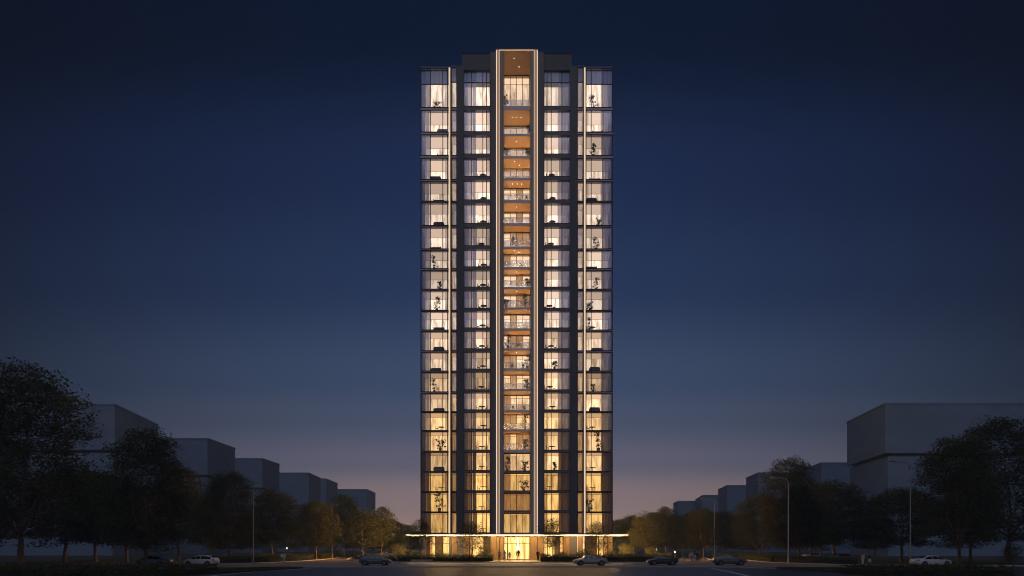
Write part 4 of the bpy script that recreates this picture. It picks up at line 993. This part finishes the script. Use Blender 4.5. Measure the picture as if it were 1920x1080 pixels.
# ------------------------------------------------------------------ people
M['skin'] = pbr('skin', (0.36, 0.20, 0.14), .55)
def cloth(n, c): return pbr('cloth_' + n, c, .85, 0, .12, 8)
CL = dict(navy=cloth('navy', (.03, .035, .06)), white=cloth('white', (.62, .60, .58)), cream=cloth('cream', (.55, .48, .40)), black=cloth('black', (.012, .012, .014)), blue=cloth('blue', (.16, .24, .42)), grey=cloth('grey', (.20, .20, .22)), mauve=cloth('mauve', (.22, .17, .24)), brown=cloth('brown', (.09, .055, .04)), paleblue=cloth('paleblue', (.45, .52, .68)))
M['hair'] = pbr('dark_hair', (0.012, 0.009, 0.008), .6); M['fair'] = pbr('fair_hair', (0.25, 0.15, 0.07), .6); M['shoe'] = pbr('dark_shoe', (.02, .018, .017), .5)
def skin_mesh(name, nodes, edges, mat, root=0, sub=2):
    me = bpy.data.meshes.new(name); me.from_pydata([n[0] for n in nodes], edges, []); o = bpy.data.objects.new(name, me); COL.objects.link(o)
    sk = o.modifiers.new('skin', 'SKIN'); sk.use_smooth_shade = True
    for i, n in enumerate(nodes):
        sv = me.skin_vertices[0].data[i]; r_ = n[1]; sv.radius = r_ if isinstance(r_, tuple) else (r_, r_); sv.use_root = (i == root)
    if sub: o.modifiers.new('sub', 'SUBSURF').levels = sub
    bpy.context.view_layer.update()
    ev = o.evaluated_get(bpy.context.evaluated_depsgraph_get()); m2 = bpy.data.meshes.new_from_object(ev); m2.name = name
    bpy.data.objects.remove(o); m2.materials.clear(); m2.materials.append(mat)
    return m2
def person(label, p, d, h, rz, top, bottom, hair='hair', pose='stand', long=False, skirt=False, base=.02, Yloc=None, bag=None, lean=0.0):
    o = thing('person', label, 'person', (X(p, d), d - D0, base), rz); s = h / 1.75; o.scale = (s, s, s)
    st = {'stand': 0.0, 'walk': .30, 'phone': .04}[pose]
    J = {}
    lf, rf = (-.11, -st, .05), (.11, st, .05 if st < .1 else .09)
    lk, rk = (-.10, -st * .35 - .03, .50), (.10, st * .55 - .03, .50)
    hp = [(-.09, 0, .93), (.09, 0, .93)]
    pel, wa, ch, nk, hd0, hd1 = (0, 0, .97), (0, -lean * .3, 1.12), (0, -lean * .7, 1.34), (0, -lean, 1.50), (0, -lean - .01, 1.58), (0, -lean - .015, 1.68)
    ls, rs = (-.19, -lean * .9, 1.43), (.19, -lean * .9, 1.43)
    if pose == 'phone': le, lw, re, rw = (-.25, -.02, 1.16), (-.10, -.24, 1.22), (.25, .03, 1.14), (.25, -.04, .90)
    else: le, lw, re, rw = (-.26, st * .5 + .02, 1.14), (-.27, st * .75 - .05, .89), (.26, -st * .5 + .02, 1.14), (.27, -st * .75 - .05, .89)
    nodes = [(pel, (.14, .10)), (wa, (.125, .09)), (ch, (.15, .10)), (nk, .072), (hd0, (.098, .112)), (hd1, (.108, .124)), ((hd1[0], hd1[1], 1.75), (.075, .085)), ((0, hd1[1] - .118, 1.625), .020)]
    edges = [(0, 1), (1, 2), (2, 3), (3, 4), (4, 5), (5, 6), (4, 7)]
    def chain(start, pts):
        pr = start
        for q, r_ in pts: nodes.append((q, r_)); edges.append((pr, len(nodes) - 1)); pr = len(nodes) - 1
        return pr
    for hip, kn, ft in ((hp[0], lk, lf), (hp[1], rk, rf)):
        chain(0, [(hip, .085), (kn, .055), ((ft[0], ft[1] + .02, ft[2] + .05), .04), ((ft[0], ft[1] - .10, ft[2] - .01), .035), ((ft[0], ft[1] - .17, ft[2] - .015), .028)])
    for sh, el, wr, sd in ((ls, le, lw, -1), (rs, re, rw, 1)):
        e = chain(2, [(sh, .055), (el, .042), (wr, .028)])
        dr = (Vector(wr) - Vector(el)).normalized(); up = Vector((0, -1, 0)); sdv = Vector((0, 1, 0)) if abs(dr.z) > .6 else Vector((0, 0, 1))
        palm = Vector(wr) + dr * .075; e = chain(e, [(tuple(palm), (.032, .02))])
        for k_, (o_, ln) in enumerate(((-.027, .072), (-.009, .082), (.009, .078), (.027, .062))):
            bs = palm + sdv * o_ + dr * .012; k1 = bs + dr * ln * .55 + up * .006; k2 = bs + dr * ln + up * .022
            chain(e, [(tuple(bs), .009), (tuple(k1), .0085), (tuple(k2), .007)])
        th = palm - dr * .04 - sdv * .028; chain(e, [(tuple(th), .011), (tuple(th + dr * .03 - sdv * .018), .0095), (tuple(th + dr * .055 - sdv * .022), .008)])
    link('body', skin_mesh('body', nodes, edges, M['skin']), o)
    # shirt or jacket
    n2 = [((0, 0, .90), (.185, .145)), (wa, (.145, .11)), (ch, (.172, .12)), ((nk[0], nk[1], 1.48), (.10, .09))]; e2 = [(0, 1), (1, 2), (2, 3)]
    for sh, el, wr in ((ls, le, lw), (rs, re, rw)):
        n2 += [(sh, .088), (el, .066), (tuple(Vector(el).lerp(Vector(wr), .9)), .042)]; q = len(n2); e2 += [(2, q - 3), (q - 3, q - 2), (q - 2, q - 1)]
    link('jacket', skin_mesh('jacket', n2, e2, CL[top]), o)
    if skirt:
        b = MB(); b.tube([(0, 0, 1.04), (0, 0, .93), (0, -.01, .66), (0, 0, .34 if long else .50)], [.14, .18, .22, .27], 14); b.build('skirt', CL[bottom], o)
    else:
        n3 = [((0, 0, .98), (.155, .118))]; e3 = []
        for hip, kn, ft in ((hp[0], lk, lf), (hp[1], rk, rf)):
            n3 += [(hip, .10), (kn, .074), ((ft[0], ft[1] + .02, ft[2] + .07), .062)]; q = len(n3); e3 += [(0, q - 3), (q - 3, q - 2), (q - 2, q - 1)]
        link('trousers', skin_mesh('trousers', n3, e3, CL[bottom]), o)
    n4 = [((0, hd1[1] + .022, 1.715), (.128, .128)), ((0, hd1[1] + .055, 1.62), (.120, .085))]; e4 = [(0, 1)]
    if long or hair == 'long': n4.append(((0, hd1[1] + .075, 1.42), (.12, .065))); e4.append((1, 2))
    link('hair', skin_mesh('hair', n4, e4, M['fair'] if hair == 'fair' else M['hair']), o)
    for ft in (lf, rf):
        b = MB(); x, y, z = ft; b.tube([(x, y + .07, z), (x, y - .02, z), (x, y - .19, z - .012)], [.048, .052, .036], 8); b.build('shoe', M['shoe'], o)
    return o
PB = .11
person('person in a mauve top and dark trousers standing left of the entrance', 936.5, 118, 1.90, R(170), 'mauve', 'navy', pose='phone', base=PB)
person('person in a cream dress left of the entrance doors', 946, 116.5, 1.86, R(20), 'cream', 'cream', 'long', 'stand', True, True, base=PB)
person('shorter person in white by the left entrance door', 955.5, 117, 1.56, R(-20), 'white', 'grey', pose='stand', base=PB)
person('person in a dark brown coat silhouetted before the bright entrance', 972, 118, 1.95, R(180), 'brown', 'black', 'hair', 'walk', base=PB)
person('lone person in black standing right of the entrance', 1008.5, 115, 1.88, R(10), 'black', 'black', pose='stand', base=PB)
xa, xb, a_, d_, zf, zs = BAL[6]
person('person in pale blue standing on a central balcony halfway up the tower', 962.3, D0 + Y0 + .62, 2.2, R(175), 'paleblue', 'white', 'long', 'stand', base=zf + .005)
person('person in white walking on the left side street, on the left of a pair', 528.5, 104, 1.60, R(160), 'white', 'grey', pose='walk')
person('person in pale clothes walking on the left side street, on the right of a pair', 532.5, 105, 1.66, R(165), 'paleblue', 'white', pose='stand', hair='long')
person('person in grey standing at the kerb left of the canopy end', 746, 111, 1.70, R(90), 'grey', 'black', pose='stand', bag=None, base=.13)
person('fair haired person behind the roof of the blue grey hatchback', 683.5, 104, 1.70, R(80), 'brown', 'grey', 'fair', 'stand')
person('person behind the roof of the silver grey sedan', 1101.5, 106, 1.85, R(30), 'grey', 'navy', pose='stand')
person('person in pale blue on the left of the group on the right side street', 1296.5, 116, 1.72, R(180), 'paleblue', 'blue', pose='walk')
person('person in navy second in the group on the right side street', 1300, 117, 1.72, R(200), 'navy', 'blue', pose='stand')
person('small child in a pale top in the middle of the group on the right', 1303.5, 116, 1.25, R(10), 'cream', 'grey', pose='stand')
person('tall person in black on the right of the group on the right side street', 1307, 116.5, 1.80, R(-10), 'black', 'black', pose='walk')
person('person in a dark jacket at the right end of the group on the side street', 1311, 118, 1.74, R(190), 'grey', 'navy', pose='stand')
person('person all in white strolling beside the lane on the far right', 1617.5, 92, 1.68, R(10), 'white', 'white', pose='phone', lean=.10)
person('person in a black top and pale skirt strolling on the far right', 1630.5, 92, 1.60, R(60), 'black', 'cream', 'long', 'walk', False, True)

# ------------------------------------------------------------------ haze: the evening air round the whole place
b = MB(); b.box(-640, 640, -320, 640, -1.5, Z(91, D0) + 2)
hm, ht, ho = nt('evening_haze')
pv = ht.nodes.new('ShaderNodeVolumePrincipled'); pv.inputs['Color'].default_value = (0.60, 0.80, 1.0, 1); pv.inputs['Density'].default_value = HAZE; pv.inputs['Anisotropy'].default_value = 0.0
ht.links.new(pv.outputs[0], ho.inputs['Volume'])
hz = tag(b.build('haze', hm), kind='stuff')
